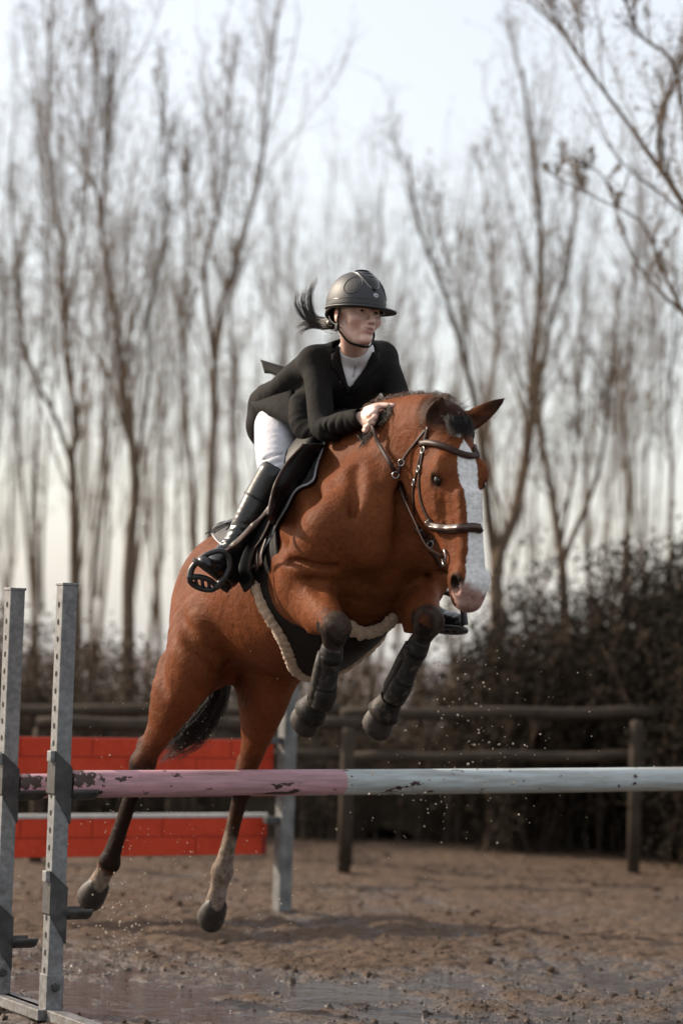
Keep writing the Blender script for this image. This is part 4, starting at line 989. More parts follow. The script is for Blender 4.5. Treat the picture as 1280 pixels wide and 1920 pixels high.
# boots
for s_ in 'RL':
    kn, an, hl, to = J[s_ + 'K'], J[s_ + 'A'], J[s_ + 'HEEL'], J[s_ + 'T']
    sh = nrm(an - kn); calf = nrm(V(0, 1, 0) - sh * sh[1]); fo = nrm(to - hl); up = nrm(np.cross(np.cross(fo, -sh), fo)); lat = nrm(np.cross(fo, up))
    b = SDF(np.minimum.reduce([kn, an, hl, to]) - .12, np.maximum.reduce([kn, an, hl, to]) + .12, h_)
    top = lerp(kn, an, .02)
    b.tube([top, lerp(kn, an, .30) + calf * .012, lerp(kn, an, .55) + calf * .008, lerp(kn, an, .8), an], [(.066, .066), (.064, .066), (.057, .059), (.044, .047), (.043, .047)], lH, k=.02, sub=4)
    bot = an - up * .045
    b.tube([hl + fo * .01 + up * .035, an + fo * .02 - up * .01, lerp(hl, to, .62) + up * .03, to - fo * .02 + up * .018], [(.034, .036), (.036, .040), (.041, .032), (.036, .024)], lat, k=.03, sub=3)
    b.tube([hl + fo * .0 + up * .02, hl + fo * .06 + up * .018], [(.032, .022), (.034, .018)], lat, k=.02)
    b.tube([kn - sh * .09, top + sh * .035], [.055, .054], lH, k=.003, op='s')
    for t in (.66, .74, .82, .90): 
        c = lerp(kn, an, t); b.tube([c + V(-.05, -.02, 0), c + V(-.02, -.058, .006), c + V(.035, -.045, -.004)], [.003, .006, .003], lH, k=.012, op='s')
    me = b.mesh('riding_boot', 2); o = obj('riding_boot', me, M_blkboot if False else plain('polished_boot_leather', (.011, .0095, .009), .26, .3, 40, bstr=.2, bscale=30, bdist=.004), person); del b
    m = MB(); sol = smoothpts([np.concatenate([hl + fo * t * .27 + up * .002, [w]]) for t, w in ((-.04, .022), (.1, .032), (.35, .030), (.6, .041), (.85, .038), (1.0, .018))], 4)
    m.tube(sol[:, :3], [(w, .009) for w in sol[:, 3]], 12, ref=lat); m.tube([hl + fo * .02 - up * .004, hl + fo * .02 - up * .022], [.031, .03], 12); m.build('sole', plain('boot_sole', (.014, .013, .012), .7, .3, 50), o, True)
    if s_ == 'R':
        m = MB(); c = lerp(kn, an, .335) + calf * .010
        m.tube([c - sh * .004, c, c + sh * .004], [.0665, .0675, .0665], 24, ref=lH, cap=False); m.build('garter_seam', M_blk, o, True)
# stirrups and leathers belong to the saddle
def stirrup(pts_arm, tread_a, tread_b, wide, leather):
    st = MB(); P_ = smoothpts(pts_arm, 5); n = len(P_)
    st.tube(P_, [(.013 - .003 * math.sin(math.pi * i / (n - 1)), .010 + .004 * abs(i / (n - 1) * 2 - 1)) for i in range(n)], 10)
    a, b = np.asarray(tread_a), np.asarray(tread_b); d = nrm(b - a); w = nrm(wide)
    mid = lerp(a, b, .5); L = np.linalg.norm(b - a) / 2
    st.tube([mid + d * L * math.cos(q) + w * .028 * math.sin(q) for q in np.linspace(0, 2 * math.pi, 25)], .011, 8, cap=False)
    for t in (-.5, 0, .5): st.tube([mid + d * L * t - w * .026, mid + d * L * t + w * .026], .007, 6)
    o = st.build('stirrup', M_dst, saddle, True)
    m = MB(); ribbon(m, leather, [V(-.6, -.8, .1)] * len(leather), .026, .005); m.build('stirrup_leather', M_lea, saddle, True); return o
M_dst = plain('dark_stirrup_metal', (.035, .034, .034), .42, .3, 50, metallic=.2, bstr=.1)
YS = float(lerp(J['RHEEL'], J['RT'], .68)[1])
stirrup([at(356, 1086, YS - .03), at(361, 1064, YS - .03), at(384, 1042, YS - .03), at(410, 1033, YS - .03), at(427, 1040, YS - .02), at(431, 1060, YS - .01), at(420, 1084, YS - .01), at(404, 1102, YS)], at(356, 1088, YS - .02), at(404, 1099, YS + .01), V(.1, .6, -.7),
        [clear(512, 945, .115), clear(498, 962, .15), clear(470, 990, .165), at(442, 1018, YS - .01), at(420, 1035, YS - .03)])
stirrup([at(812, 1168, 9.16), at(806, 1135, 9.15), at(815, 1114, 9.14), at(838, 1112, 9.13), at(858, 1126, 9.1), at(868, 1146, 9.08), at(871, 1172, 9.08)], at(816, 1180, 9.18), at(872, 1182, 9.08), V(.3, .6, -.2),
        [at(770, 1000, 9.2), at(790, 1050, 9.2), at(806, 1088, 9.17), at(818, 1114, 9.14)])

# ---------------- helmet
helmet = empty('riding_helmet', 'dark grey riding helmet with mesh vents and wide brim on the rider\'s head', 'helmet')
M_hel = plain('matt_grey_shell', (.030, .031, .033), .55, .15, 60, bstr=.1, bscale=200, bdist=.001)
M_glo = plain('gloss_black_panel', (.010, .011, .012), .22, .2, 40, bstr=0)
M_trim = plain('silver_trim', (.30, .29, .28), .4, .1, 40, bstr=0)
M_mesh = plain('vent_wire', (.07, .065, .06), .5, .2, 40, bstr=0, spec=.2); M_void = plain('vent_void', (.003, .003, .003), .9, .2, 40, bstr=0, spec=.02)
HO = FC(-.014, 0, .030); HA, HB, HCc = .124, .098, .122
def hs(az, el, off=0.0):
    """helmet surface: az from the front towards the rider's left, el up"""
    az, el = math.radians(az), math.radians(el); ce = math.cos(el)
    a = HA + (.004 if math.cos(az) > 0 else 0); e_ = .88
    sg = lambda x, p: math.copysign(abs(x) ** p, x)
    q = V(sg(math.cos(az), .95) * sg(ce, e_) * a, sg(math.sin(az), .95) * sg(ce, e_) * HB, sg(math.sin(el), .95) * HCc)
    n_ = nrm(V(q[0] / a ** 2, q[1] / HB ** 2, q[2] / HCc ** 2)); q = q + n_ * off
    return HO + Fd * q[0] + Ld * q[1] + Ud * q[2], nrm(Fd * n_[0] + Ld * n_[1] + Ud * n_[2])
def hgrid(name, azf, elf, off, mat, parent, nu, nv, closed=False, th=.004):
    v = [hs(azf(i / (nu - 1), j / (nv - 1)), elf(i / (nu - 1), j / (nv - 1)), off(i / (nu - 1), j / (nv - 1)) if callable(off) else off)[0] for i in range(nu) for j in range(nv)]
    f = [(i * nv + j, i * nv + j + 1, (i + 1) * nv + j + 1, (i + 1) * nv + j) for i in range(nu - 1) for j in range(nv - 1)]
    o = obj(name, pydata(name, v, f, True), mat, parent)
    if th: md = o.modifiers.new('t', 'SOLIDIFY'); md.thickness = th; md.offset = 0
    return o
shell = hgrid('shell', lambda u, w: -180 + 360 * u, lambda u, w: -8 - (14 * max(0, -math.cos(math.radians(-180 + 360 * u)))) * (1 - w) + (98) * w, lambda u, w: 0, M_hel, helmet, 49, 17, th=.008)
# edge roll, groove line and brim
def hline(name, fn, rad, mat, parent, n=60, off=.002, closed=True):
    m = MB(); m.tube([hs(*fn(i / n), off)[0] for i in range(n + 1)], rad, 6, cap=not closed); return m.build(name, mat, parent, True)
hline('edge_roll', lambda t: (-180 + 360 * t, -8 - 14 * max(0, -math.cos(math.radians(-180 + 360 * t)))), .0065, M_glo, shell)
hline('groove_line', lambda t: (-125 + 250 * t, 4), .0024, M_glo, shell, closed=False)
v, f = [], []; nu = 49
for i in range(nu):
    az = -118 + 236 * i / (nu - 1); c = max(0, math.cos(math.radians(az * .78))) ; wd = .008 + .048 * c ** 1.3
    for j in range(7):
        t = j / 6; p, n_ = hs(az, -5, 0); hn = nrm(n_ - Ud * np.dot(n_, Ud)); v.append(p + hn * wd * t - Ud * (.004 + .006 * t * t * c + .002 * t))
f = [(i * 7 + j, (i + 1) * 7 + j, (i + 1) * 7 + j + 1, i * 7 + j + 1) for i in range(nu - 1) for j in range(6)]
brim = obj('brim', pydata('brim', v, f, True), M_hel, helmet); md = brim.modifiers.new('t', 'SOLIDIFY'); md.thickness = .006; md.offset = 0
# central gloss panel running back from the forehead, its silver edges and air slots
pw = lambda w: np.interp(w, [0, .12, .35, .7, 1], [5, 13, 20, 24, 22])
hgrid('front_panel', lambda u, w: 0 + (-1 + 2 * u) * pw(w) / max(.2, math.cos(math.radians(22 + 58 * w))) * .9, lambda u, w: 22 + 58 * w - 3 * (1 - abs(2 * u - 1)) * (1 - w), lambda u, w: .0035 + .004 * (1 - (2 * u - 1) ** 2), M_glo, helmet, 13, 13)
for sg in (-1, 1):
    hline('silver_edge', lambda t: (sg * pw(t) / max(.2, math.cos(math.radians(22 + 58 * t))) * .92, 22 + 58 * t), .0022, M_trim, helmet, 24, .004, False)
for el, ww, r_ in ((74, 15, .0065), (62, 12, .0055), (50, 7, .0035)):
    m = MB(); m.tube([hs(a / math.cos(math.radians(el)), el - 2.5 * (1 - (a / ww) ** 2), .0075)[0] for a in np.linspace(-ww, ww, 13)], [r_ * (.25 + .75 * math.sin(math.pi * i / 12)) for i in range(13)], 8); m.build('air_slot', M_void if el != 62 else M_glo, helmet, True)
# vents: dark oval recess under a wire grid
for sg in (-1, 1):
    ca, ce = 46 * sg, 30
    def vp(r, q, off): return hs(ca + sg * (20 * r * math.cos(q)), ce + 17 * r * math.sin(q) - 5 * r * math.cos(q), off)
    v = [vp(r, q, .0015)[0] for r in (0.001, .5, 1) for q in np.linspace(0, 2 * math.pi, 25)[:-1]]
    f = [(i * 24 + j, i * 24 + (j + 1) % 24, i * 24 + 24 + (j + 1) % 24, i * 24 + 24 + j) for i in (0, 1) for j in range(24)]
    vent = obj('vent', pydata('vent', v, f, True), M_void, helmet); md = vent.modifiers.new('t', 'SOLIDIFY'); md.thickness = .003
    m = MB()
    for k in np.linspace(-.85, .85, 9):
        h = math.sqrt(1 - k * k)
        for ver in (0, 1):
            pts = []
            for t in np.linspace(-h, h, 6):
                x, y = (k, t) if ver else (t, k); r = math.hypot(x, y); q = math.atan2(y, x); pts.append(vp(r, q, .0035)[0])
            m.tube(pts, .0008, 4)
    m.build('wire_grid', M_mesh, vent)
    m = MB(); m.tube([vp(1.04, q, .003)[0] for q in np.linspace(0, 2 * math.pi, 31)], .0028, 6, cap=False); m.build('vent_rim', M_hel, vent, True)
v = [hs(3 + 6.5 * r * math.cos(q), 12 + 4.0 * r * math.sin(q), .004 if r < .9 else .001)[0] for r in (.001, .6, .85, 1) for q in np.linspace(0, 2 * math.pi, 21)[:-1]]
f = [(i * 20 + j, i * 20 + (j + 1) % 20, i * 20 + 20 + (j + 1) % 20, i * 20 + 20 + j) for i in range(3) for j in range(20)]
badge = obj('badge', pydata('badge', v, f, True), plain('pale_badge', (.50, .52, .52), .35, .1, 40, metallic=.3, bstr=0), helmet)
m = MB()
for k in (-1, 0, 1): m.tube([hs(3 + 2.6 * k - 1, 10.8, .0052)[0], hs(3 + 2.6 * k, 13.3, .0052)[0], hs(3 + 2.6 * k + 1, 10.8, .0052)[0]], .0009, 4)
m.build('badge_mark', plain('badge_grey', (.22, .23, .23), .4, .1, 40, bstr=0), badge)
m = MB(); p, n_ = hs(-88, 18, 0); m.tube([p, p + n_ * .003], [.006, .004], 10); m.build('rivet', M_trim, helmet, True)
# chin harness
def hstrap(pts, w=.013): 
    m = MB(); ribbon(m, pts, [nrm(np.asarray(p) - FC(0, 0, -.03)) for p in pts], w, .003); m.build('chin_strap', M_blk, helmet, True)
hstrap([FC(.022, -.088, .015), FC(.012, -.086, -.02), FC(.0, -.079, -.055), FC(.012, -.070, -.082), FC(.040, -.048, -.116), FC(.062, -.018, -.127), FC(.066, .010, -.128), FC(.052, .04, -.118), FC(.015, .072, -.08), FC(.0, .080, -.05), FC(.014, .086, -.01), FC(.02, .088, .015)], .012)
for sd in (-1, 1): hstrap([FC(-.07, .078 * sd, -.015), FC(-.04, .082 * sd, -.04), FC(.0, .080 * sd, -.057)], .010)
m = MB(); m.obox(FC(.002, -.081, -.062), (Fd, Ld, Ud), (.010, .005, .014), .003); m.build('buckle', M_blk, helmet, True)
# ---------------- flying ponytail
root = FC(-.095, -.035, -.035)
hg = [[root, at(604, 606, 9.0), at(586, 600, 9.02), at(574, 588, 9.04), at(566, 570, 9.05), at(567, 550, 9.05)],
      [root, at(602, 602, 9.0), at(588, 592, 9.02), at(583, 570, 9.03), at(584, 545, 9.03), at(596, 522, 9.02)],
      [root, at(604, 606, 9.0), at(580, 600, 9.02), at(563, 588, 9.04), at(554, 568, 9.05), at(556, 550, 9.06)],
      [root, at(606, 612, 9.0), at(588, 612, 9.02), at(574, 616, 9.04), at(562, 626, 9.05)],
      [root, at(606, 608, 9.0), at(586, 606, 9.02), at(570, 606, 9.04), at(558, 612, 9.05)]]
M_rh = plain('dark_brown_hair', (.020, .011, .008), .38, .4, 80, bstr=0, spec=.5)
strands('ponytail', hg, 420, .009, .0045, .0012, M_rh, person, 21, P=11, wav=.004)
m = MB(); m.tube([root + nrm(at(604, 606, 9.0) - root) * t for t in (.0, .03, .06)], [.022, .02, .015], 10); m.build('hair_base', M_rh, person, True)
# reins run from the hand to the bit
rein([at(694, 797, 8.60), at(700, 808, 8.58), near(716, 835, .02), near(737, 875, .018), near(752, 905, .02), near(763, 928, .022), HD(-.105, -.16, .33), HD(-.09, -.12, .43), ring_c[-1] + hx * -.004])
rein([at(742, 772, 8.76), snap(HD(.12, -.25, .08), .02)[0], HD(.13, -.19, .2), HD(.10, -.12, .40), ring_c[1]])
# ============================================================ JUMP IN FRONT
def steel_mat():
    m, n, b = newmat('galvanised_steel')
    f1 = noise(n, 9, 6, .65); f2 = noise(n, 45, 5, .6)
    c = ramp(n, f1, [(.3, (.12, .122, .124)), (.55, (.19, .193, .195)), (.75, (.29, .295, .295))])
    c = mix(n, .35, c, ramp(n, f2, [(.35, (.12, .12, .12)), (.65, (.38, .38, .38))]))
    g = n.nodes.new('ShaderNodeNewGeometry'); sp = n.nodes.new('ShaderNodeSeparateXYZ'); n.links.new(g.outputs['Position'], sp.inputs[0])
    mr = nd(n, 'ShaderNodeMapRange'); n.links.new(sp.outputs[2], mr.inputs[0]); mr.inputs[1].default_value = 0; mr.inputs[2].default_value = .5; mr.inputs[3].default_value = .75; mr.inputs[4].default_value = 0
    mm = nd(n, 'ShaderNodeMath', operation='MULTIPLY'); n.links.new(mr.outputs[0], mm.inputs[0]); n.links.new(ramp(n, noise(n, 25, 6, .7), [(.4, (0, 0, 0)), (.65, (1, 1, 1))]), mm.inputs[1])
    c = mix(n, mm.outputs[0], c, (.07, .05, .036))
    n.links.new(c, b.inputs['Base Color']); b.inputs['Metallic'].default_value = .35; b.inputs['Roughness'].default_value = .52
    bump(n, b, f2, .12, .003); return m
M_galv = steel_mat(); M_hole = plain('hole_shadow', (.006, .006, .006), .9, .1, 20, bstr=0)
M_brk = plain('weathered_bracket', (.055, .054, .052), .55, .45, 18, metallic=.3, bstr=.25, bscale=50)
PA = R(30)
pd_ = V(math.cos(PA), math.sin(PA), 0); pn = V(-math.sin(PA), math.cos(PA), 0)          # along the poles; away from the camera
P0 = at(118, 1470, 8.92)
def gz(p): return V(p[0], p[1], 0)
def standard(base, top_z, cup_z, low_z, label, nm='jump_standard'):
    root = empty(nm, label, 'jump standard', 'galvanised standards of the oxer'); hw = .030; ax = (pd_, pn, V(0, 0, 1))
    m = MB(); m.obox(base + V(0, 0, top_z / 2 + .01), ax, (hw, hw, top_z / 2 - .01), .004); post = m.build('post', M_galv, root)
    m = MB(); m.obox(base + V(0, 0, top_z + .003), ax, (hw + .003, hw + .003, .005), .002); m.build('end_cap', M_galv, root)
    # holes along the side that faces the outside of the jump, and a seam on the front
    hm = MB(); z = .12
    while z < top_z - .04:
        c = base - pd_ * (hw + .0012) + V(0, 0, z); v = [c + pn * .0085 * math.cos(a) + V(0, 0, 1) * .0115 * math.sin(a) for a in np.linspace(0, 2 * math.pi, 13)[:-1]]
        hm.add(v, [tuple(range(11, -1, -1))]); z += .0635
    hm.build('pin_holes', M_hole, post)['kind'] = 'stuff'
    for z, kind in ((cup_z, 1), (low_z, 0)):
        # slanted sleeve round the post
        b = MB(); e = hw + .005; lo, hi = (.085, .075)
        v = []
        for sx, sy in ((-1, -1), (1, -1), (1, 1), (-1, 1)):
            for zz, sl in ((-lo, -.055), (hi, -.03)): v.append(base + pd_ * e * sx + pn * e * sy + V(0, 0, z + zz + sl * (sx) + (.02 if zz > 0 else 0)))
        b.add(v, [(0, 2, 3, 1), (2, 4, 5, 3), (4, 6, 7, 5), (6, 0, 1, 7), (1, 3, 5, 7), (6, 4, 2, 0)])
        sl_ = b.build('cup_sleeve', M_brk, root)
        c = MB(); c.obox(base - pd_ * (hw + .012) - pn * .012 + V(0, 0, z + .105), ax, (.010, .018, .020), .003); c.build('latch', M_galv, sl_)
        # curved cup holding the pole end
        c = MB(); n = 11; L0, L1 = hw + .004, hw + (.105 if kind else .10)
        for q0, q1 in ((L0, L1),):
            v = []
            for L in (q0, q0 + .02, q1 - .012, q1):
                rr = .056 if L != q1 else .054
                for k in range(n):
                    a = math.pi * (1.12 + .76 * k / (n - 1)); v.append(base + pd_ * L + pn * math.cos(a) * rr + V(0, 0, z + .006 + math.sin(a) * rr))
            f = [(i * n + k, i * n + k + 1, i * n + n + k + 1, i * n + n + k) for i in range(3) for k in range(n - 1)]
            c.add(v, f)
        cu = c.build('cup', M_brk, root, True); md = cu.modifiers.new('t', 'SOLIDIFY'); md.thickness = .007; md.offset = 1
    # foot: flat bars splayed on the ground, with bolts
    for d in (pn, -pn):
        c = MB(); c.obox(base + d * .24 + V(0, 0, .025), (d, np.cross(V(0, 0, 1), d), V(0, 0, 1)), (.21, .03, .02), .004); ft_ = c.build('foot', M_galv, root)
    c = MB(); c.obox(base + V(0, 0, .10), ax, (hw + .004, hw + .004, .07), .003); c.build('foot_sleeve', M_galv, root)
    c = MB(); q = base - pn * (hw + .004) + V(0, 0, .125); c.tube([q, q - pn * .010, q - pn * .013], [.016, .016, .012], 6); c.build('bolt', M_brk, root)
    return root
B1 = gz(at(112, 1470, 8.92)); B2 = gz(at(14, 1470, 9.27))
zp1 = float(at(150, 1470, 8.94)[2]); zp2 = float(at(60, 1472, 9.29)[2])
standard(B1, float(at(125, 1097, 8.92)[2]), zp1 - .004, float(at(135, 1697, 8.92)[2]), 'galvanised post with square cap carrying the front pole, second post from the photo\'s left edge')
standard(B2, float(at(22, 1106, 9.27)[2]), zp2 - .004, float(at(38, 1752, 9.27)[2]), 'galvanised post at the photo\'s left edge carrying the rear pole of the jump')

def pole_mat(bounds, name):
    m, n, b = newmat(name); ov = objvec(n)
    sp = n.nodes.new('ShaderNodeSeparateXYZ'); n.links.new(ov, sp.inputs[0])
    r = n.nodes.new('ShaderNodeValToRGB'); r.color_ramp.interpolation = 'CONSTANT'; e = r.color_ramp.elements
    mr = nd(n, 'ShaderNodeMapRange'); n.links.new(sp.outputs[0], mr.inputs[0]); mr.inputs[1].default_value = 0; mr.inputs[2].default_value = 4
    pink, blue = (.62, .35, .40, 1), (.52, .60, .60, 1)
    for i, bd in enumerate(bounds):
        if i > 1: e.new(.5)
        e[i].position = bd / 4; e[i].color = (pink, blue)[i % 2]
    n.links.new(mr.outputs[0], r.inputs[0])
    # grime streaks along the wood
    mp = n.nodes.new('ShaderNodeMapping'); mp.inputs['Scale'].default_value = (1.2, 16, 16); n.links.new(ov, mp.inputs[0])
    st = noise(n, 2.5, 6, .65, mp.outputs[0])
    c = mix(n, ramp(n, st, [(.42, (0, 0, 0)), (.70, (.75, .75, .75))]), r.outputs[0], (.20, .15, .12))
    st2 = noise(n, 14, 5, .6, ov); c = mix(n, .3, c, mix(n, st2, (.4, .3, .28), (.95, .9, .9), 'MIX'), 'MULTIPLY')
    # flaked spots down to dark wood
    mp2 = n.nodes.new('ShaderNodeMapping'); mp2.inputs['Scale'].default_value = (.45, 1, 1); n.links.new(ov, mp2.inputs[0])
    fl_ = noise(n, 16, 4, .6, mp2.outputs[0]); flk = ramp(n, fl_, [(.64, (0, 0, 0)), (.655, (1, 1, 1))])
    mr2 = nd(n, 'ShaderNodeMapRange'); n.links.new(sp.outputs[0], mr2.inputs[0]); mr2.inputs[1].default_value = .02; mr2.inputs[2].default_value = .20; mr2.inputs[3].default_value = .20; mr2.inputs[4].default_value = 0
    ad = nd(n, 'ShaderNodeMath', operation='ADD'); n.links.new(noise(n, 22, 5, .65, ov), ad.inputs[0]); n.links.new(mr2.outputs[0], ad.inputs[1])
    en = ramp(n, ad.outputs[0], [(.66, (0, 0, 0)), (.68, (1, 1, 1))])
    mx = mix(n, 1.0, flk, en, 'LIGHTEN'); c = mix(n, mx, c, (.045, .024, .018))
    n.links.new(c, b.inputs['Base Color']); b.inputs['Roughness'].default_value = .55
    bump(n, b, mx, -.4, .004); bump(n, b, st, .15, .004); return m
def pole(name, start, L, rad, mat, label):
    N, K = 80, 28; v = []
    for i in range(N + 1):
        x = L * i / N
        for k in range(K):
            a = 2 * math.pi * k / K; w = 1 + .012 * vnoise(np.array([[x * 3, math.cos(a), math.sin(a)]]), 3)[0]
            v.append((x, math.cos(a) * rad * w, math.sin(a) * rad * w - .004 * math.sin(math.pi * x / L)))
    f = [(i * K + k, i * K + (k + 1) % K, i * K + K + (k + 1) % K, i * K + K + k) for i in range(N) for k in range(K)] + [tuple(range(K - 1, -1, -1)), tuple(N * K + k for k in range(K))]
    me = pydata(name, v, f, True); o = obj(name, me, mat); o.location = start; o.rotation_euler = (0, -R(.62), PA)
    for p in me.polygons:
        if len(p.vertices) > 4: p.use_smooth = False
    return tag(o, label, 'jump pole', 'poles of the jump')
def px_on_pole(px):    # distance along the front pole seen at photo column px
    d = ray(px, 1465); a = np.array([[pd_[0], -d[0]], [pd_[1], -d[1]]]); t = np.linalg.solve(a, (CAM - PS)[:2]); return t[0]
PS = V(B1[0], B1[1], zp1 + .0) + pd_ * .040
b1, b2 = px_on_pole(638), px_on_pole(1158)
pole('jump_pole', PS, 4.2, .049, pole_mat([0, b1, b2, b2 + (b2 - b1)], 'pink_white_pole_paint'), 'flaking pink and pale blue pole resting on the front posts under the horse')
PS2 = V(B2[0], B2[1], zp2 - .006) + pd_ * .040
pole('jump_pole', PS2, 4.2, .047, pole_mat([0, b1 + .1, b2 + .1, b2 + 1.2], 'pink_rear_pole_paint'), 'pink pole end between the two left posts, hidden behind the front pole')

# ============================================================ RED WALL JUMP BEHIND
def red_mat():
    m, n, b = newmat('faded_red_paint')
    c = ramp(n, noise(n, 4, 5, .6), [(.3, (.48, .044, .018)), (.7, (.62, .064, .026))]); c = mix(n, .25, c, ramp(n, noise(n, 30, 5, .65), [(.35, (.28, .028, .012)), (.65, (.56, .075, .035))]))
    d = ramp(n, noise(n, 26, 5, .7), [(.66, (0, 0, 0)), (.76, (.7, .7, .7))]); c = mix(n, d, c, (.14, .07, .045))
    n.links.new(c, b.inputs['Base Color']); b.inputs['Roughness'].default_value = .65; b.inputs['Specular IOR Level'].default_value = .15; bump(n, b, noise(n, 40, 4), .15, .003); return m
M_red = red_mat(); M_groove = plain('dark_red_joint', (.24, .026, .016), .8, .2, 20, bstr=0); M_wht = plain('white_board_edge', (.52, .50, .47), .7, .15, 30)
brick_me = {}
def wall_plank(cornersY, label, rows, lip):
    """board between two photo points at its top edge; Ya, Yb are the real distances of its ends"""
    (xa, ya, ha, Ya), (xb, yb, hb, Yb) = cornersY
    A, A2, Bq = at(xa, ya, Ya), at(xa, ha, Ya), at(xb, yb, Yb); h = A[2] - A2[2]; Bq[2] = A[2] + 0 * (Bq[2]); L = np.linalg.norm(Bq[:2] - A[:2]); u = nrm(V(Bq[0] - A[0], Bq[1] - A[1], 0)); n_ = V(-u[1], u[0], 0)
    if n_[1] > 0: n_ = -n_
    root = empty('wall_plank', label, 'jump plank', 'red wall planks of the rear jump')
    m = MB(); m.obox(A + u * L / 2 - V(0, 0, h / 2) - n_ * .0, (u, n_, V(0, 0, 1)), (L / 2, .012, h / 2), .002); m.build('board', M_groove, root)
    bw, gap = .395, .005; bh = (h - lip) / rows
    for r in range(rows):
        x = -.12 if r % 2 == 0 else -.32
        while x < L:
            x0, x1 = max(x, 0.0) + gap / 2, min(x + bw, L) - gap / 2
            if x1 - x0 > .03:
                mm = MB(); z0 = A[2] - lip - bh * r
                mm.obox(A + u * (x0 + x1) / 2 + n_ * .0145 + V(0, 0, z0 - bh / 2 - A[2]), (u, n_, V(0, 0, 1)), ((x1 - x0) / 2, .004, bh / 2 - gap / 2), .0015); mm.build('brick', M_red, root)
            x += bw
    if lip:
        mm = MB(); mm.obox(A + u * L / 2 + n_ * .004 - V(0, 0, lip / 2 - .002), (u, n_, V(0, 0, 1)), (L / 2, .016, lip / 2), .002); mm.build('top_edge', M_wht, root)
    return root
wall_plank(((-60, 1380, 1492, 12.05), (512, 1366, 0, 12.9)), 'upper red plank painted as bricks behind the horse\'s hind legs', 3, 0)
wall_plank(((-60, 1528, 1610, 12.05), (500, 1518, 0, 12.9)), 'lower red brick plank with a white top edge just above the sand', 2, .020)
# grey post of the rear jump
def rear_post():
    root = empty('jump_post', 'weathered grey wooden post at the right end of the red planks', 'jump post')
    b0 = gz(at(528, 1705, 12.85)); b0[2] = 0; tz = 1.55; ax = (pd_, pn, V(0, 0, 1)); lean = V(0, 0, 0)
    m = MB(); m.obox(b0 + V(0, 0, tz / 2), ax, (.038, .038, tz / 2), .006)
    m.build('post', plain('weathered_grey_wood', (.145, .145, .14), .8, .4, 12, bstr=.4, bscale=30), root)
    m = MB(); m.obox(b0 + V(0, 0, float(at(515, 1537, 12.85)[2])) - pd_ * .07, ax, (.05, .02, .018), .004); m.build('cup', M_brk, root)
    m = MB(); m.obox(b0 + V(0, 0, float(at(515, 1388, 12.85)[2])) - pd_ * .07, ax, (.05, .02, .018), .004); m.build('cup', M_brk, root)
rear_post()
# ============================================================ ARENA FENCES
def wood_mat(name, a, b_):
    m, n, b = newmat(name); ov = objvec(n, (1, 1, 1)); c = ramp(n, noise(n, 6, 6, .65), [(.3, a), (.7, b_)])
    n.links.new(c, b.inputs['Base Color']); b.inputs['Roughness'].default_value = .9; b.inputs['Specular IOR Level'].default_value = .15; bump(n, b, noise(n, 40, 4), .3, .006); return m
M_rail = wood_mat('weathered_rail_wood', (.034, .026, .019), (.075, .058, .044))
def rail(parent, a, b_, r, name='rail'):
    m = MB(); n = 9; d = b_ - a; pts = [a + d * i / n + V(0, 0, .008 * math.sin(i * 1.7)) for i in range(n + 1)]; m.tube(pts, [(r * (1 + .05 * math.sin(i * 2.3)), r) for i in range(n + 1)], 10, ref=V(0, 0, 1)); return m.build(name, M_rail, parent, True)
def fpost(parent, p, top, r):
    m = MB(); b0 = gz(p); m.tube([b0 - V(0, 0, .1), b0 + V(0, 0, top - .02), b0 + V(0, 0, top)], [r, r, r * .8], 10); return m.build('post', M_rail, parent, True)
fa = empty('rail_fence', 'two rail timber fence in front of the dark hedge on the right', 'fence')
YA, YB = 15.6, 15.9
rail(fa, at(640, 1338, YA), at(1232, 1336, YB), .038); rail(fa, at(655, 1420, YA), at(1212, 1418, YB), .034)
for px in (1192, 655): fpost(fa, at(px, 1400, YA + .15), float(at(px, 1352, YA)[2]), .042)
fb = empty('rail_fence', 'single rail timber fence behind the red planks', 'fence')
rail(fb, at(70, 1357, 14.9), at(680, 1358, 15.2), .042)
for px in (652, 75): fpost(fb, at(px, 1400, 15.1), float(at(px, 1366, 15.0)[2]), .042)
fc_ = empty('rail_fence', 'far timber fence glimpsed between the left posts', 'fence')
rail(fc_, at(-120, 1331, 16.6), at(640, 1333, 16.4), .04); rail(fc_, at(-120, 1415, 16.6), at(640, 1416, 16.4), .034)
for px in (-60, 330): fpost(fc_, at(px, 1400, 16.7), float(at(px, 1345, 16.6)[2]), .05)
# ============================================================ GROUND, WATER, CLODS
def gheight(x, y):
    P = np.stack([x, y], -1)
    big = .5 * fbm(P * .9, 3, 31); mid = fbm(P * np.array([3.2, 2.6]), 3, 32); fine = fbm(P * 9, 3, 33); r = 1 - np.abs(fbm(P * np.array([5.0, 4.0]), 3, 35))
    near = np.interp(y, [8, 9.6, 10.6, 12, 20], [1.0, 1.0, .9, .6, .25])
    h = .014 * big + near * (.015 * mid + np.interp(y, [9, 10, 11.2], [.45, .65, 1]) * (0.015 * fine + .018 * (r - .6) + .013 * fbm(P * 24, 2, 38)))
    rise = np.interp(y, [8.0, 9.4, 10.2, 11.0, 12, 300], [-.016, -.014, -.010, .001, .014, .016])
    return h + rise
ys = np.concatenate([np.linspace(-30, 8.2, 24)[:-1], np.linspace(8.2, 13, 380)[:-1], np.linspace(13, 18, 120)[:-1], np.geomspace(18, 600, 40)])
xs = np.concatenate([-np.geomspace(3.0, 500, 26)[::-1][:-1], np.linspace(-3.0, 3.0, 330), np.geomspace(3.0, 500, 26)[1:]])
X_, Y_ = np.meshgrid(xs, ys, indexing='ij'); Z_ = gheight(X_, Y_)
fade = np.clip((30 - np.hypot(X_, Y_ - 9)) / 15, 0, 1); Z_ = Z_ * fade
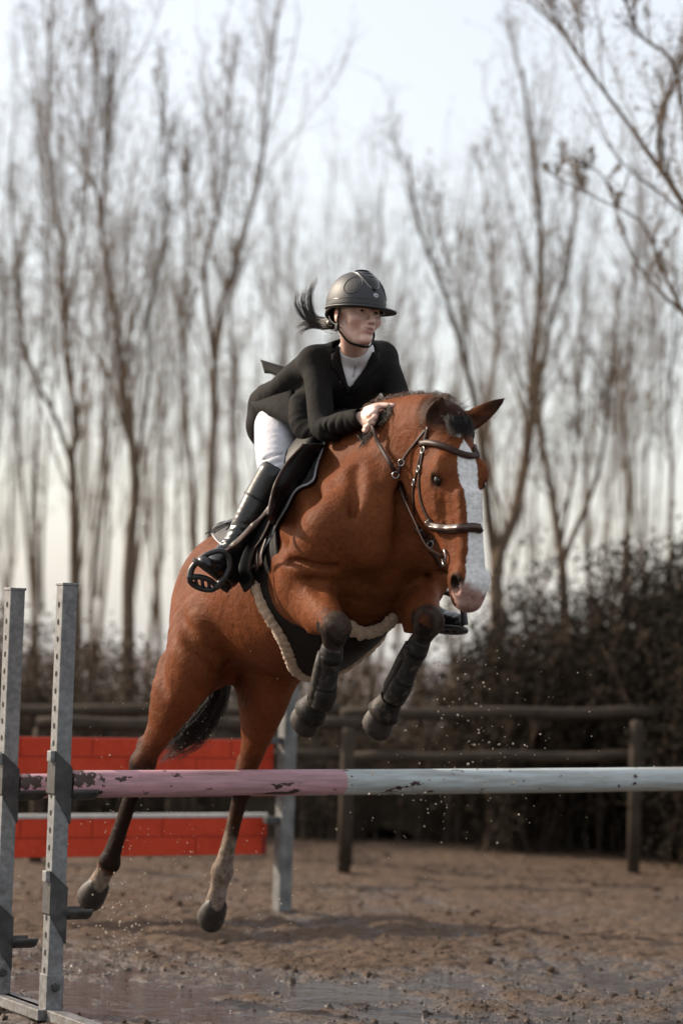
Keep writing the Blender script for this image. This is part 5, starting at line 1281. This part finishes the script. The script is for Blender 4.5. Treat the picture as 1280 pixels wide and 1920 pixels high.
nx, ny = X_.shape; idx = np.arange(nx * ny).reshape(nx, ny)
gq = np.stack([idx[:-1, :-1], idx[1:, :-1], idx[1:, 1:], idx[:-1, 1:]], -1).reshape(-1, 4)
def ground_mat():
    m, n, b = newmat('wet_arena_sand')
    f1 = noise(n, 1.6, 6, .62); f2 = noise(n, 14, 6, .65); f3 = noise(n, 90, 4, .6)
    c = ramp(n, f1, [(.3, (.092, .054, .033)), (.7, (.155, .096, .060))])
    c = mix(n, .55, c, ramp(n, f2, [(.32, (.032, .021, .014)), (.68, (.15, .100, .069))])); c = mix(n, .25, c, ramp(n, f3, [(.35, (.03, .021, .016)), (.65, (.22, .165, .125))]))
    g = n.nodes.new('ShaderNodeNewGeometry'); sp = n.nodes.new('ShaderNodeSeparateXYZ'); n.links.new(g.outputs['Position'], sp.inputs[0])
    mr = nd(n, 'ShaderNodeMapRange'); n.links.new(sp.outputs[2], mr.inputs[0]); mr.inputs[1].default_value = -.010; mr.inputs[2].default_value = .010; mr.inputs[3].default_value = 1; mr.inputs[4].default_value = 0
    c = mix(n, mr.outputs[0], c, mix(n, 1.0, c, (.42, .38, .36), 'MULTIPLY'))
    n.links.new(c, b.inputs['Base Color']); b.inputs['Specular IOR Level'].default_value = .22
    rr = nd(n, 'ShaderNodeMapRange'); n.links.new(mr.outputs[0], rr.inputs[0]); rr.inputs[3].default_value = .85; rr.inputs[4].default_value = .20; n.links.new(rr.outputs[0], b.inputs['Roughness'])
    sr = nd(n, 'ShaderNodeMapRange'); n.links.new(mr.outputs[0], sr.inputs[0]); sr.inputs[3].default_value = .18; sr.inputs[4].default_value = .75; n.links.new(sr.outputs[0], b.inputs['Specular IOR Level'])
    bump(n, b, f2, 1.0, .05); bump(n, b, noise(n, 42, 5, .7), .8, .016); return m
M_gr = ground_mat()
g_o = obj('ground', mesh_np('ground', np.stack([X_, Y_, Z_], -1).reshape(-1, 3), gq), M_gr); tag(g_o, 'churned brown arena sand, wet at the front', None, None, 'structure')
# standing water lies level in the hollows of the near ground
m_, n_w, b_w = newmat('muddy_water'); b_w.inputs['Base Color'].default_value = (.05, .040, .033, 1); b_w.inputs['Roughness'].default_value = .05; b_w.inputs['IOR'].default_value = 1.33
b_w.inputs['Specular IOR Level'].default_value = .7
bump(n_w, b_w, noise(n_w, 7, 5, .6), 1.0, .024)
wv = [(-6, 6.0, -.0092), (6, 6.0, -.0092), (6, 11.0, -.0092), (-6, 11.0, -.0092)]
w_o = obj('puddle_water', pydata('puddle_water', wv, [tuple(range(4))]), m_); tag(w_o, 'shallow puddles reflecting the pale sky along the near edge of the arena', None, None, 'structure')
# clods of mud lying about, and mud thrown up by the hooves
def lumps(name, P_, Rr, mat, seed, label):
    g_ = np.random.default_rng(seed)
    ico = np.array([(0, 0, 1), (.894, 0, .447), (.276, .851, .447), (-.724, .526, .447), (-.724, -.526, .447), (.276, -.851, .447), (.724, .526, -.447), (-.276, .851, -.447), (-.894, 0, -.447), (-.276, -.851, -.447), (.724, -.526, -.447), (0, 0, -1)])
    F = np.array([(0, 1, 2), (0, 2, 3), (0, 3, 4), (0, 4, 5), (0, 5, 1), (1, 6, 2), (2, 7, 3), (3, 8, 4), (4, 9, 5), (5, 10, 1), (6, 7, 2), (7, 8, 3), (8, 9, 4), (9, 10, 5), (10, 6, 1), (11, 7, 6), (11, 8, 7), (11, 9, 8), (11, 10, 9), (11, 6, 10)])
    n = len(P_); v = ico[None] * g_.uniform(.6, 1.25, (n, 12, 1)) * (Rr[:, None, None] * g_.uniform(.6, 1.3, (n, 1, 3))) + P_[:, None, :]
    t = (F[None] + (np.arange(n) * 12)[:, None, None]).reshape(-1, 3)
    o = obj(name, mesh_np(name, v.reshape(-1, 3), None, t, smooth=True), mat); return tag(o, label, None, None, 'stuff')
g_ = np.random.default_rng(5); n = 20000
yy = 8.5 + 9.0 * g_.random(n) ** 1.6; xx = (g_.random(n) * 2 - 1) * (.16 * yy + .2); rr = np.minimum(.0035 * (1 / g_.power(2.4, n)), .022)
ce = fbm(np.stack([xx, yy], -1) * 1.3, 2, 77); keep = g_.random(n) < np.clip(.55 + 1.1 * ce, .1, 1); xx, yy, rr = xx[keep], yy[keep], rr[keep]
lumps('mud_clods', np.stack([xx, yy, gheight(xx, yy) + rr * .02], -1), rr, M_gr, 6, 'dark clods of wet sand scattered over the arena')
dr = []
def spray(cx, cy, sx, sy, n, y0, y1, r0, r1):
    for _ in range(n): dr.append((*at(cx + g_.normal() * sx, cy + g_.normal() * sy, g_.uniform(y0, y1)), g_.uniform(r0, r1)))
spray(880, 1340, 55, 70, 70, 8.6, 9.6, .002, .0060); spray(810, 1500, 70, 45, 45, 8.8, 9.8, .0016, .0048); spray(930, 1420, 110, 130, 110, 8.8, 10, .0012, .0032)
spray(230, 1730, 30, 50, 90, 9.6, 10.2, .002, .0058); spray(250, 1600, 90, 110, 120, 9.4, 10.2, .0014, .0036); spray(330, 1450, 150, 150, 130, 9.2, 10.2, .001, .0026); spray(500, 1680, 120, 60, 60, 9.6, 10.4, .001, .004); spray(640, 1250, 300, 120, 120, 8.8, 10, .0006, .0015)
spray(300, 1000, 60, 50, 8, 10, 12, .004, .007)
dr = np.array(dr)
lumps('mud_splash', dr[:, :3], dr[:, 3], plain('flying_sand', (.50, .42, .32), .6, .3, 200, bstr=0), 9, 'grains of wet sand thrown up by the horse\'s hooves')
# ============================================================ TREES, HEDGE, BRUSH
def bark(name, a, b_):
    m, n, b = newmat(name); n.links.new(ramp(n, noise(n, 3.5, 5, .6), [(.3, a), (.7, b_)]), b.inputs['Base Color']); b.inputs['Roughness'].default_value = .95; b.inputs['Specular IOR Level'].default_value = .08; return m
M_bark = bark('grey_brown_bark', (.10, .072, .050), (.18, .13, .092)); M_twig = bark('winter_twigs', (.12, .086, .060), (.21, .153, .108)); M_bud = bark('catkins', (.13, .09, .055), (.24, .17, .11))
def resample(P_, n):
    t = np.linspace(0, len(P_) - 1, n); return np.array([np.interp(t, np.arange(len(P_)), P_[:, c]) for c in range(P_.shape[1])]).T
def grow(limbs, seed, n1=16, n2=8, n3=3, spread=.9, up=.95, len1=.36, droop=0.0, first=.22, r_t=.0027):
    """limbs: list of (points (n,3), r0, r1). Returns limb tubes, branch tubes, twig tubes, bud spots"""
    g_ = np.random.default_rng(seed); L1, L2, L3, bud = [], [], [], []
    for P_, r0, r1 in limbs:
        q = resample(smoothpts(P_, 4), 18); H_ = np.linalg.norm(q[-1] - q[0])
        rl = r1 + (r0 - r1) * np.linspace(1, 0, 18) ** 1.7; L1.append((q, rl))
        for i in range(int(n1 * max(.5, H_ / 5))):
            t = first + (1 - first) * g_.random() ** .8; k = t * 17; b = np.array([np.interp(k, np.arange(18), q[:, c]) for c in range(3)])
            az = g_.random() * 2 * np.pi; ax = nrm(q[min(int(k) + 1, 17)] - q[max(int(k) - 1, 0)]); rb = np.interp(k, np.arange(18), rl)
            out = V(math.cos(az), math.sin(az), 0) * spread * g_.uniform(.5, 1.1); d = nrm(out + ax * .5 + V(0, 0, up))
            ln = H_ * len1 * (1.15 - .7 * t) * g_.uniform(.5, 1.25); pts = [b]
            for s_ in range(8):
                d = nrm(d + V(0, 0, .13 - droop) + g_.normal(size=3) * .13); pts.append(pts[-1] + d * ln / 8)
            pts = np.array(pts); L2.append((pts, np.linspace(max(.30 * rb, .006), .0025, 9)))
            for j in range(n2):
                t2 = .12 + .86 * g_.random(); b2 = np.array([np.interp(t2 * 8, np.arange(9), pts[:, c]) for c in range(3)]); d2 = nrm(g_.normal(size=3) * .42 + d * .8 + V(0, 0, up * .6 - droop)); l2 = ln * g_.uniform(.16, .42); tp = [b2]
                for s_ in range(4):
                    d2 = nrm(d2 + V(0, 0, .12 - droop) + g_.normal(size=3) * .16); tp.append(tp[-1] + d2 * l2 / 4)
                tp = np.array(tp); L3.append((tp, np.linspace(r_t, r_t * .45, 5)))
                for _ in range(n3):
                    b3 = tp[g_.integers(1, 5)]; d3 = nrm(g_.normal(size=3) * .7 + V(0, 0, up * .6 - droop)); l3 = l2 * g_.uniform(.25, .6); L3.append((np.array([b3 + d3 * l3 * s_ / 4 + g_.normal(size=3) * l3 * .03 * s_ / 4 for s_ in range(5)]), np.linspace(r_t * .7, r_t * .35, 5))); bud.append(b3 + d3 * l3)
    return L1, L2, L3, np.array(bud)
def tb(L, sides): return tubes([p for p, r in L], [r for p, r in L], sides)
def tree_meshes(name, limbs, seed, **kw):
    L1, L2, L3, bud = grow(limbs, seed, **kw); g_ = np.random.default_rng(seed + 99)
    tr = mesh_np('trunk', *tb(L1, 9)); v, q = join([tb(L2, 5), tb(L3, 3)])
    # buds and catkins: small two-face scraps at twig ends
    n = len(bud); a = g_.normal(size=(n, 3)) * .011; c = np.cross(a, g_.normal(size=(n, 3))); c *= .008 / (np.linalg.norm(c, axis=1, keepdims=True) + 1e-9)
    bv = np.stack([bud - a, bud + c, bud + a, bud - c], 1).reshape(-1, 3); bq = np.arange(4 * n).reshape(n, 4)
    return tr, mesh_np('branches', v, q), mesh_np('buds', bv, bq, smooth=False)
def place(ms, label, group, loc=(0, 0, 0), rz=0, sc=1.0, name='bare_tree'):
    root = empty(name, label, 'tree', group); root.location = loc; root.rotation_euler = (0, 0, rz); root.scale = (sc,) * 3
    o = obj('trunk', ms[0], None, root); obj('branches', ms[1], None, root); b_ = obj('buds', ms[2], None, root); b_['kind'] = 'stuff'
    return root
def mats(ms):
    for me, m in zip(ms, (M_bark, M_twig, M_bud)): me.materials.clear(); me.materials.append(m)
    return ms
def L_(pts, Y, w0, w1, dy=0.0):
    """a limb through photo points at distance Y (dy: how far it leans away towards the tip); widths in photo pixels"""
    n = len(pts); P_ = np.array([at(x, y, Y + dy * i / max(1, n - 1)) for i, (x, y) in enumerate(pts)]); s = Y / FPX / 2
    return P_, w0 * s, w1 * s
gp_ = 'bare trees behind the arena'
# --- individually modelled trees, each as it forks in the photo
def hero(label, Y, limbs, seed, **kw):
    LL = [L_(p, Y + dz, a, b_, dy) for p, a, b_, dz, dy in limbs]; base = LL[0][0][0].copy(); g0 = base.copy(); g0[2] = -.05
    LL[0] = (np.vstack([g0[None], LL[0][0]]), LL[0][1] * 1.12, LL[0][2]); org = V(g0[0], g0[1], 0)
    LL = [(p - org, a, b_) for p, a, b_ in LL]
    return place(mats(tree_meshes('t', LL, seed, **kw)), label, gp_, org)
hero('tall bare tree with a low fork rising right of the horse\'s head', 20.5, [
    ([(931, 1230), (930, 1130), (930, 1050), (958, 990), (984, 870), (993, 800), (1000, 740), (996, 680), (1010, 590), (1014, 480), (1012, 400), (1004, 310), (990, 230), (978, 130)], 30, 7, 0, .3),
    ([(928, 1050), (914, 960), (905, 860), (893, 770), (874, 690), (852, 610), (832, 545), (800, 470), (775, 380), (765, 290)], 21, 5, .1, -.5),
    ([(1000, 745), (1022, 660), (1030, 600), (1058, 530), (1070, 460), (1078, 380), (1075, 300)], 14, 4, 0, .5),
    ([(905, 860), (912, 760), (930, 650), (925, 540), (915, 420), (900, 300)], 9, 3, 0, .8)], 41, n1=21, spread=.7)
hero('bare tree with a leaning trunk between the forked tree and the right edge', 19.5, [
    ([(1056, 1220), (1053, 1060), (1040, 970), (1030, 900), (1015, 830), (1006, 760), (1010, 680)], 22, 8, 0, .2),
    ([(1053, 1060), (1075, 1000), (1110, 920), (1130, 840), (1140, 740), (1150, 640), (1165, 520)], 13, 4, 0, -.3),
    ([(1048, 1040), (1062, 960), (1078, 860), (1080, 760), (1095, 650)], 9, 3, 0, .4)], 42, n1=19, spread=.85)
hero('slim bare tree near the right edge above the dark hedge', 21.5, [
    ([(1172, 1200), (1172, 1040), (1178, 940), (1172, 840), (1166, 760), (1180, 660), (1185, 560), (1195, 440)], 15, 4, 0, .2),
    ([(1255, 1180), (1256, 980), (1258, 880), (1252, 760), (1262, 640), (1266, 500)], 12, 4, 0, 0)], 43, n1=20, spread=.8)
hero('bare tree at the right edge with long limbs arching into the top corner', 15.5, [
    ([(1420, 1150), (1400, 900), (1370, 650), (1320, 470), (1278, 378), (1240, 322), (1210, 280), (1180, 236), (1120, 155), (1078, 100), (1050, 50), (1020, -10)], 25, 4, 0, .2),
    ([(1370, 650), (1320, 620), (1282, 588), (1240, 505), (1206, 420), (1140, 382), (1076, 350), (1030, 325)], 12, 2.5, 0, -.3),
    ([(1240, 325), (1235, 240), (1265, 150), (1300, 60), (1310, -20)], 11, 5, 0, .3),
    ([(1300, 430), (1290, 300), (1262, 120), (1205, 72), (1170, 0), (1155, -40)], 12, 4, 0, -.2),
    ([(1282, 588), (1230, 540), (1180, 470), (1130, 330), (1080, 316)], 8, 2.5, 0, .2)], 44, n1=19, spread=.9, up=.45, droop=.02, len1=.26)
hero('bare tree with a winding dark trunk just left of the rider', 20.0, [
    ([(243, 1180), (240, 1060), (252, 960), (254, 900), (248, 840), (238, 770), (228, 690), (222, 630), (213, 570), (200, 490), (190, 420), (200, 300), (204, 220), (210, 90)], 24, 6, 0, .3),
    ([(190, 425), (182, 360), (160, 300), (150, 220), (152, 120), (162, 20)], 9, 3, 0, .4),
    ([(252, 900), (268, 800), (282, 700), (278, 600), (300, 500), (312, 400), (306, 280), (312, 150)], 9, 3, .2, -.4)], 45, n1=22, spread=.65)
hero('bare tree with a dark twisting trunk at the far left', 20.8, [
    ([(142, 1180), (138, 1040), (140, 950), (133, 865), (146, 800), (136, 740), (125, 690), (121, 600), (120, 500), (118, 450), (94, 330), (92, 200), (93, 90), (97, 10)], 19, 5, 0, .2),
    ([(133, 865), (112, 800), (92, 760), (60, 690), (40, 620), (30, 520), (24, 420), (20, 300)], 11, 4, 0, -.3),
    ([(120, 600), (140, 520), (158, 420), (166, 300), (176, 180), (180, 60)], 8, 3, 0, .5)], 46, n1=22, spread=.7)
hero('bare tree forking beside the rider\'s white breeches', 21.0, [
    ([(388, 1180), (392, 1040), (394, 950), (396, 860), (404, 760), (402, 680), (408, 600), (425, 540), (442, 490), (470, 400), (490, 320), (500, 220), (512, 100), (520, 20)], 18, 5, 0, .2),
    ([(402, 680), (390, 590), (384, 500), (400, 430), (416, 380), (425, 280), (430, 180), (440, 80)], 11, 4, 0, .4),
    ([(445, 1100), (442, 925), (436, 850), (434, 760), (438, 690), (432, 600), (436, 500)], 12, 4, .3, 0),
    ([(368, 1100), (362, 900), (350, 800), (346, 700), (340, 600), (352, 480), (345, 350), (350, 220)], 10, 3, -.2, .2)], 47, n1=19, spread=.7)
# --- more of the same kind filling the belt behind, copies of four models
def generic(seed, hgt):
    g_ = np.random.default_rng(seed); LL = []; nst = g_.integers(2, 4)
    for s_ in range(nst):
        a = g_.random() * 6.28; lean = g_.uniform(.05, .22) * (0 if s_ == 0 else 1); p = [V(0, 0, -.05) if s_ == 0 else V(0, 0, hgt * .12 * s_)]; hh = hgt * (1 - .15 * s_)
        for k in range(7): p.append(p[-1] + V(math.cos(a) * lean + g_.normal() * .07, math.sin(a) * lean + g_.normal() * .07, 1) * (hh - p[0][2]) / 7)
        LL.append((np.array(p), (.05 * (1 - .25 * s_)), .006))
    return mats(tree_meshes('g', LL, seed, n1=12, n2=6, n3=3, spread=.36, up=1.0, len1=.40, r_t=.0030))
protos = [generic(70 + i, h) for i, h in enumerate((6.4, 7.4, 6.0, 7.0))]
words = ['slender', 'bushy', 'many-branched', 'straight']
g_ = np.random.default_rng(8); k = 0
spots = [(75, 26), (178, 29), (300, 27), (470, 27), (560, 30), (700, 27), (790, 26), (1110, 28), (1225, 28), (-40, 26), (20, 33), (240, 34), (400, 33), (640, 35), (990, 34), (1160, 36), (530, 31), (610, 33), (655, 30), (745, 32), (850, 33), (920, 30), (130, 31), (350, 30)]
far_labels = ['faint slim tree above the gap between the two steel posts', 'pale blurred tree just right of the square capped post', 'faint many-stemmed tree above the horse\'s tail, left of the saddle pad',
    'blurred tree straight behind the rider\'s white breeches', 'pale thin tree behind the rider\'s ponytail', 'pale tree just right of the helmet brim', 'blurred tree above the crest of the horse\'s neck',
    'blurred tree just right of the leaning right-hand trunk', 'faint distant tree above the right part of the hedge', 'thin tree standing half outside the photo\'s left edge', 'small far tree seen between the photo\'s left edge and the first steel post', 'small far tree in the bright gap left of the winding dark trunk', 'small far tree behind the trunk that forks beside the breeches', 'small far tree low behind the helmet', 'small far tree seen through the low fork right of the horse\'s head', 'small far tree just over the highest part of the hedge', 'hazy thin tree between the white breeches and the vent flap', 'hazy thin tree whose top shows above the flying hair', 'hazy thin tree whose top stands right above the helmet', 'hazy thin tree above the rider\'s left sleeve', 'hazy thin tree directly above the horse\'s poll', 'hazy thin tree just left of the low fork', 'hazy thin tree between the far left twisting trunk and the winding trunk', 'hazy thin tree left of the trunk that forks beside the breeches']
for px, Y in spots:
    p = at(px, 1250, Y); i = k % 4; rz = g_.random() * 6.28; sc = g_.uniform(.80, 1.1) * (Y / 26) ** .5
    if k < 4: r_ = place(protos[i], '', gp_, (p[0], p[1], 0), rz, sc); protos[i] = (protos[i], r_)
    else:
        src = protos[i][1]; r_ = src.copy(); COL.objects.link(r_)
        for ch in src.children: c = ch.copy(); COL.objects.link(c); c.parent = r_
        r_.location = (p[0], p[1], 0); r_.rotation_euler = (0, 0, rz); r_.scale = (sc,) * 3
    r_['label'] = far_labels[k]
    k += 1
# --- thicket of stems under the trees, and the dense dark hedge
def thicket(name, n, xr, yr, hfun, seed, label, leaf, mat_s, mat_l, kind='stuff', parent=None):
    g_ = np.random.default_rng(seed); S_, T_, lf = [], [], []
    for i in range(n):
        x = g_.uniform(*xr); y = g_.uniform(*yr); b = at(x, 1300, y); b[2] = 0; h = hfun(x) * g_.uniform(.55, 1.08); d = nrm(V(g_.normal() * .16, g_.normal() * .16, 1)); pts = [b]
        for s_ in range(6): d = nrm(d + g_.normal(size=3) * .10 + V(0, 0, .05)); pts.append(pts[-1] + d * h / 6)
        pts = np.array(pts); S_.append((pts, np.linspace(g_.uniform(.008, .022), .003, 7)))
        for j in range(9):
            b2 = pts[g_.integers(1, 7)]; d2 = nrm(g_.normal(size=3) + V(0, 0, .35)); l2 = h * g_.uniform(.10, .26); tp = np.array([b2 + d2 * l2 * s_ / 4 + g_.normal(size=3) * l2 * .05 * (s_ > 0) for s_ in range(5)]); T_.append((tp, np.linspace(.0045, .002, 5)))
            for _ in range(leaf): lf.append(tp[g_.integers(1, 5)] + g_.normal(size=3) * .06)
    v, q = join([tb(S_, 5), tb(T_, 3)]); o1 = (mesh_np(name, v, q))
    lf = np.array(lf); m = len(lf); a = g_.normal(size=(m, 3)); a *= g_.uniform(.016, .034, (m, 1)) / np.linalg.norm(a, axis=1, keepdims=True); c = np.cross(a, g_.normal(size=(m, 3))); c *= .014 / (np.linalg.norm(c, axis=1, keepdims=True) + 1e-9)
    o2 = mesh_np('leaves', np.stack([lf - a, lf + c, lf + a, lf - c], 1).reshape(-1, 3), np.arange(4 * m).reshape(m, 4), smooth=False)
    return o1, o2
M_stem = bark('brush_stems', (.050, .036, .027), (.10, .072, .052)); M_leaf = bark('dead_and_evergreen_leaves', (.040, .030, .020), (.085, .063, .043)); M_hleaf = bark('dark_hedge_leaves', (.024, .019, .0135), (.046, .036, .025))
hl = lambda x: float(np.interp(x, [-150, 0, 150, 330, 600, 900, 1500], [1.55, 1.45, 1.35, 1.2, 1.2, 1.3, 1.4]))
a_, b_ = thicket('brush', 480, (-200, 1000), (17.6, 20.5), hl, 51, '', 8, M_stem, M_leaf)
br = obj('brush', a_, M_stem); tag(br, 'brown leafless brush growing thickly under the bare trees', None, None, 'stuff'); obj('leaves', b_, M_leaf, br)['kind'] = 'stuff'
hr = lambda x: float(np.interp(x, [900, 980, 1080, 1160, 1280, 1500], [1.4, 1.55, 1.85, 1.95, 2.05, 2.1]))
hg_root = empty('hedge', 'dense dark hedge rising behind the fence on the right', 'hedge')
a_, b_ = thicket('stems', 520, (915, 1520), (17.2, 19.6), hr, 52, '', 20, M_stem, M_hleaf)
obj('stems', a_, M_stem, hg_root)['kind'] = 'stuff'; obj('foliage', b_, M_hleaf, hg_root)['kind'] = 'stuff'
bs_root = empty('bush', 'near black bush at the photo\'s right edge just past the end of the rail fence', 'bush')  # added shrub standing in for the corner's dark fall-off
a_, b_ = thicket('stems', 190, (1282, 1500), (16.1, 17.0), lambda x: float(np.interp(x, [1282, 1320, 1480], [1.5, 1.9, 2.2])), 55, '', 22, M_stem, M_hleaf)
obj('stems', a_, M_stem, bs_root)['kind'] = 'stuff'; obj('foliage', b_, bark('corner_shade_leaves', (.012, .011, .008), (.024, .020, .014)), bs_root)['kind'] = 'stuff'  # leaf colour kept near black to imitate the corner's darkness
# low dark undergrowth along the far edge of the sand: an uneven bank of brambles
bx = np.linspace(-7, 7, 150); prof = np.linspace(0, 1, 14); BX, BT = np.meshgrid(bx, prof, indexing='ij')
bh = .85 + .2 * fbm(np.stack([bx, bx * 0], -1) * .9, 3, 61); ang = BT * np.pi
BY = 18.9 - np.cos(ang) * 1.1; BZ = np.sin(ang) * bh[:, None]; P_ = np.stack([BX, BY, BZ], -1); P_ += .16 * np.stack([fbm(P_ * 2.2, 4, 62), fbm(P_ * 2.2, 4, 63), fbm(P_ * 2.2, 4, 64)], -1); P_[..., 2] = np.maximum(P_[..., 2] - .06, -.05)
ii = np.arange(150 * 14).reshape(150, 14); bq = np.stack([ii[:-1, :-1], ii[1:, :-1], ii[1:, 1:], ii[:-1, 1:]], -1).reshape(-1, 4)
bk = obj('undergrowth', mesh_np('undergrowth', P_.reshape(-1, 3), bq), M_hleaf); tag(bk, 'low dark bank of brambles along the far edge of the sand', None, None, 'stuff')
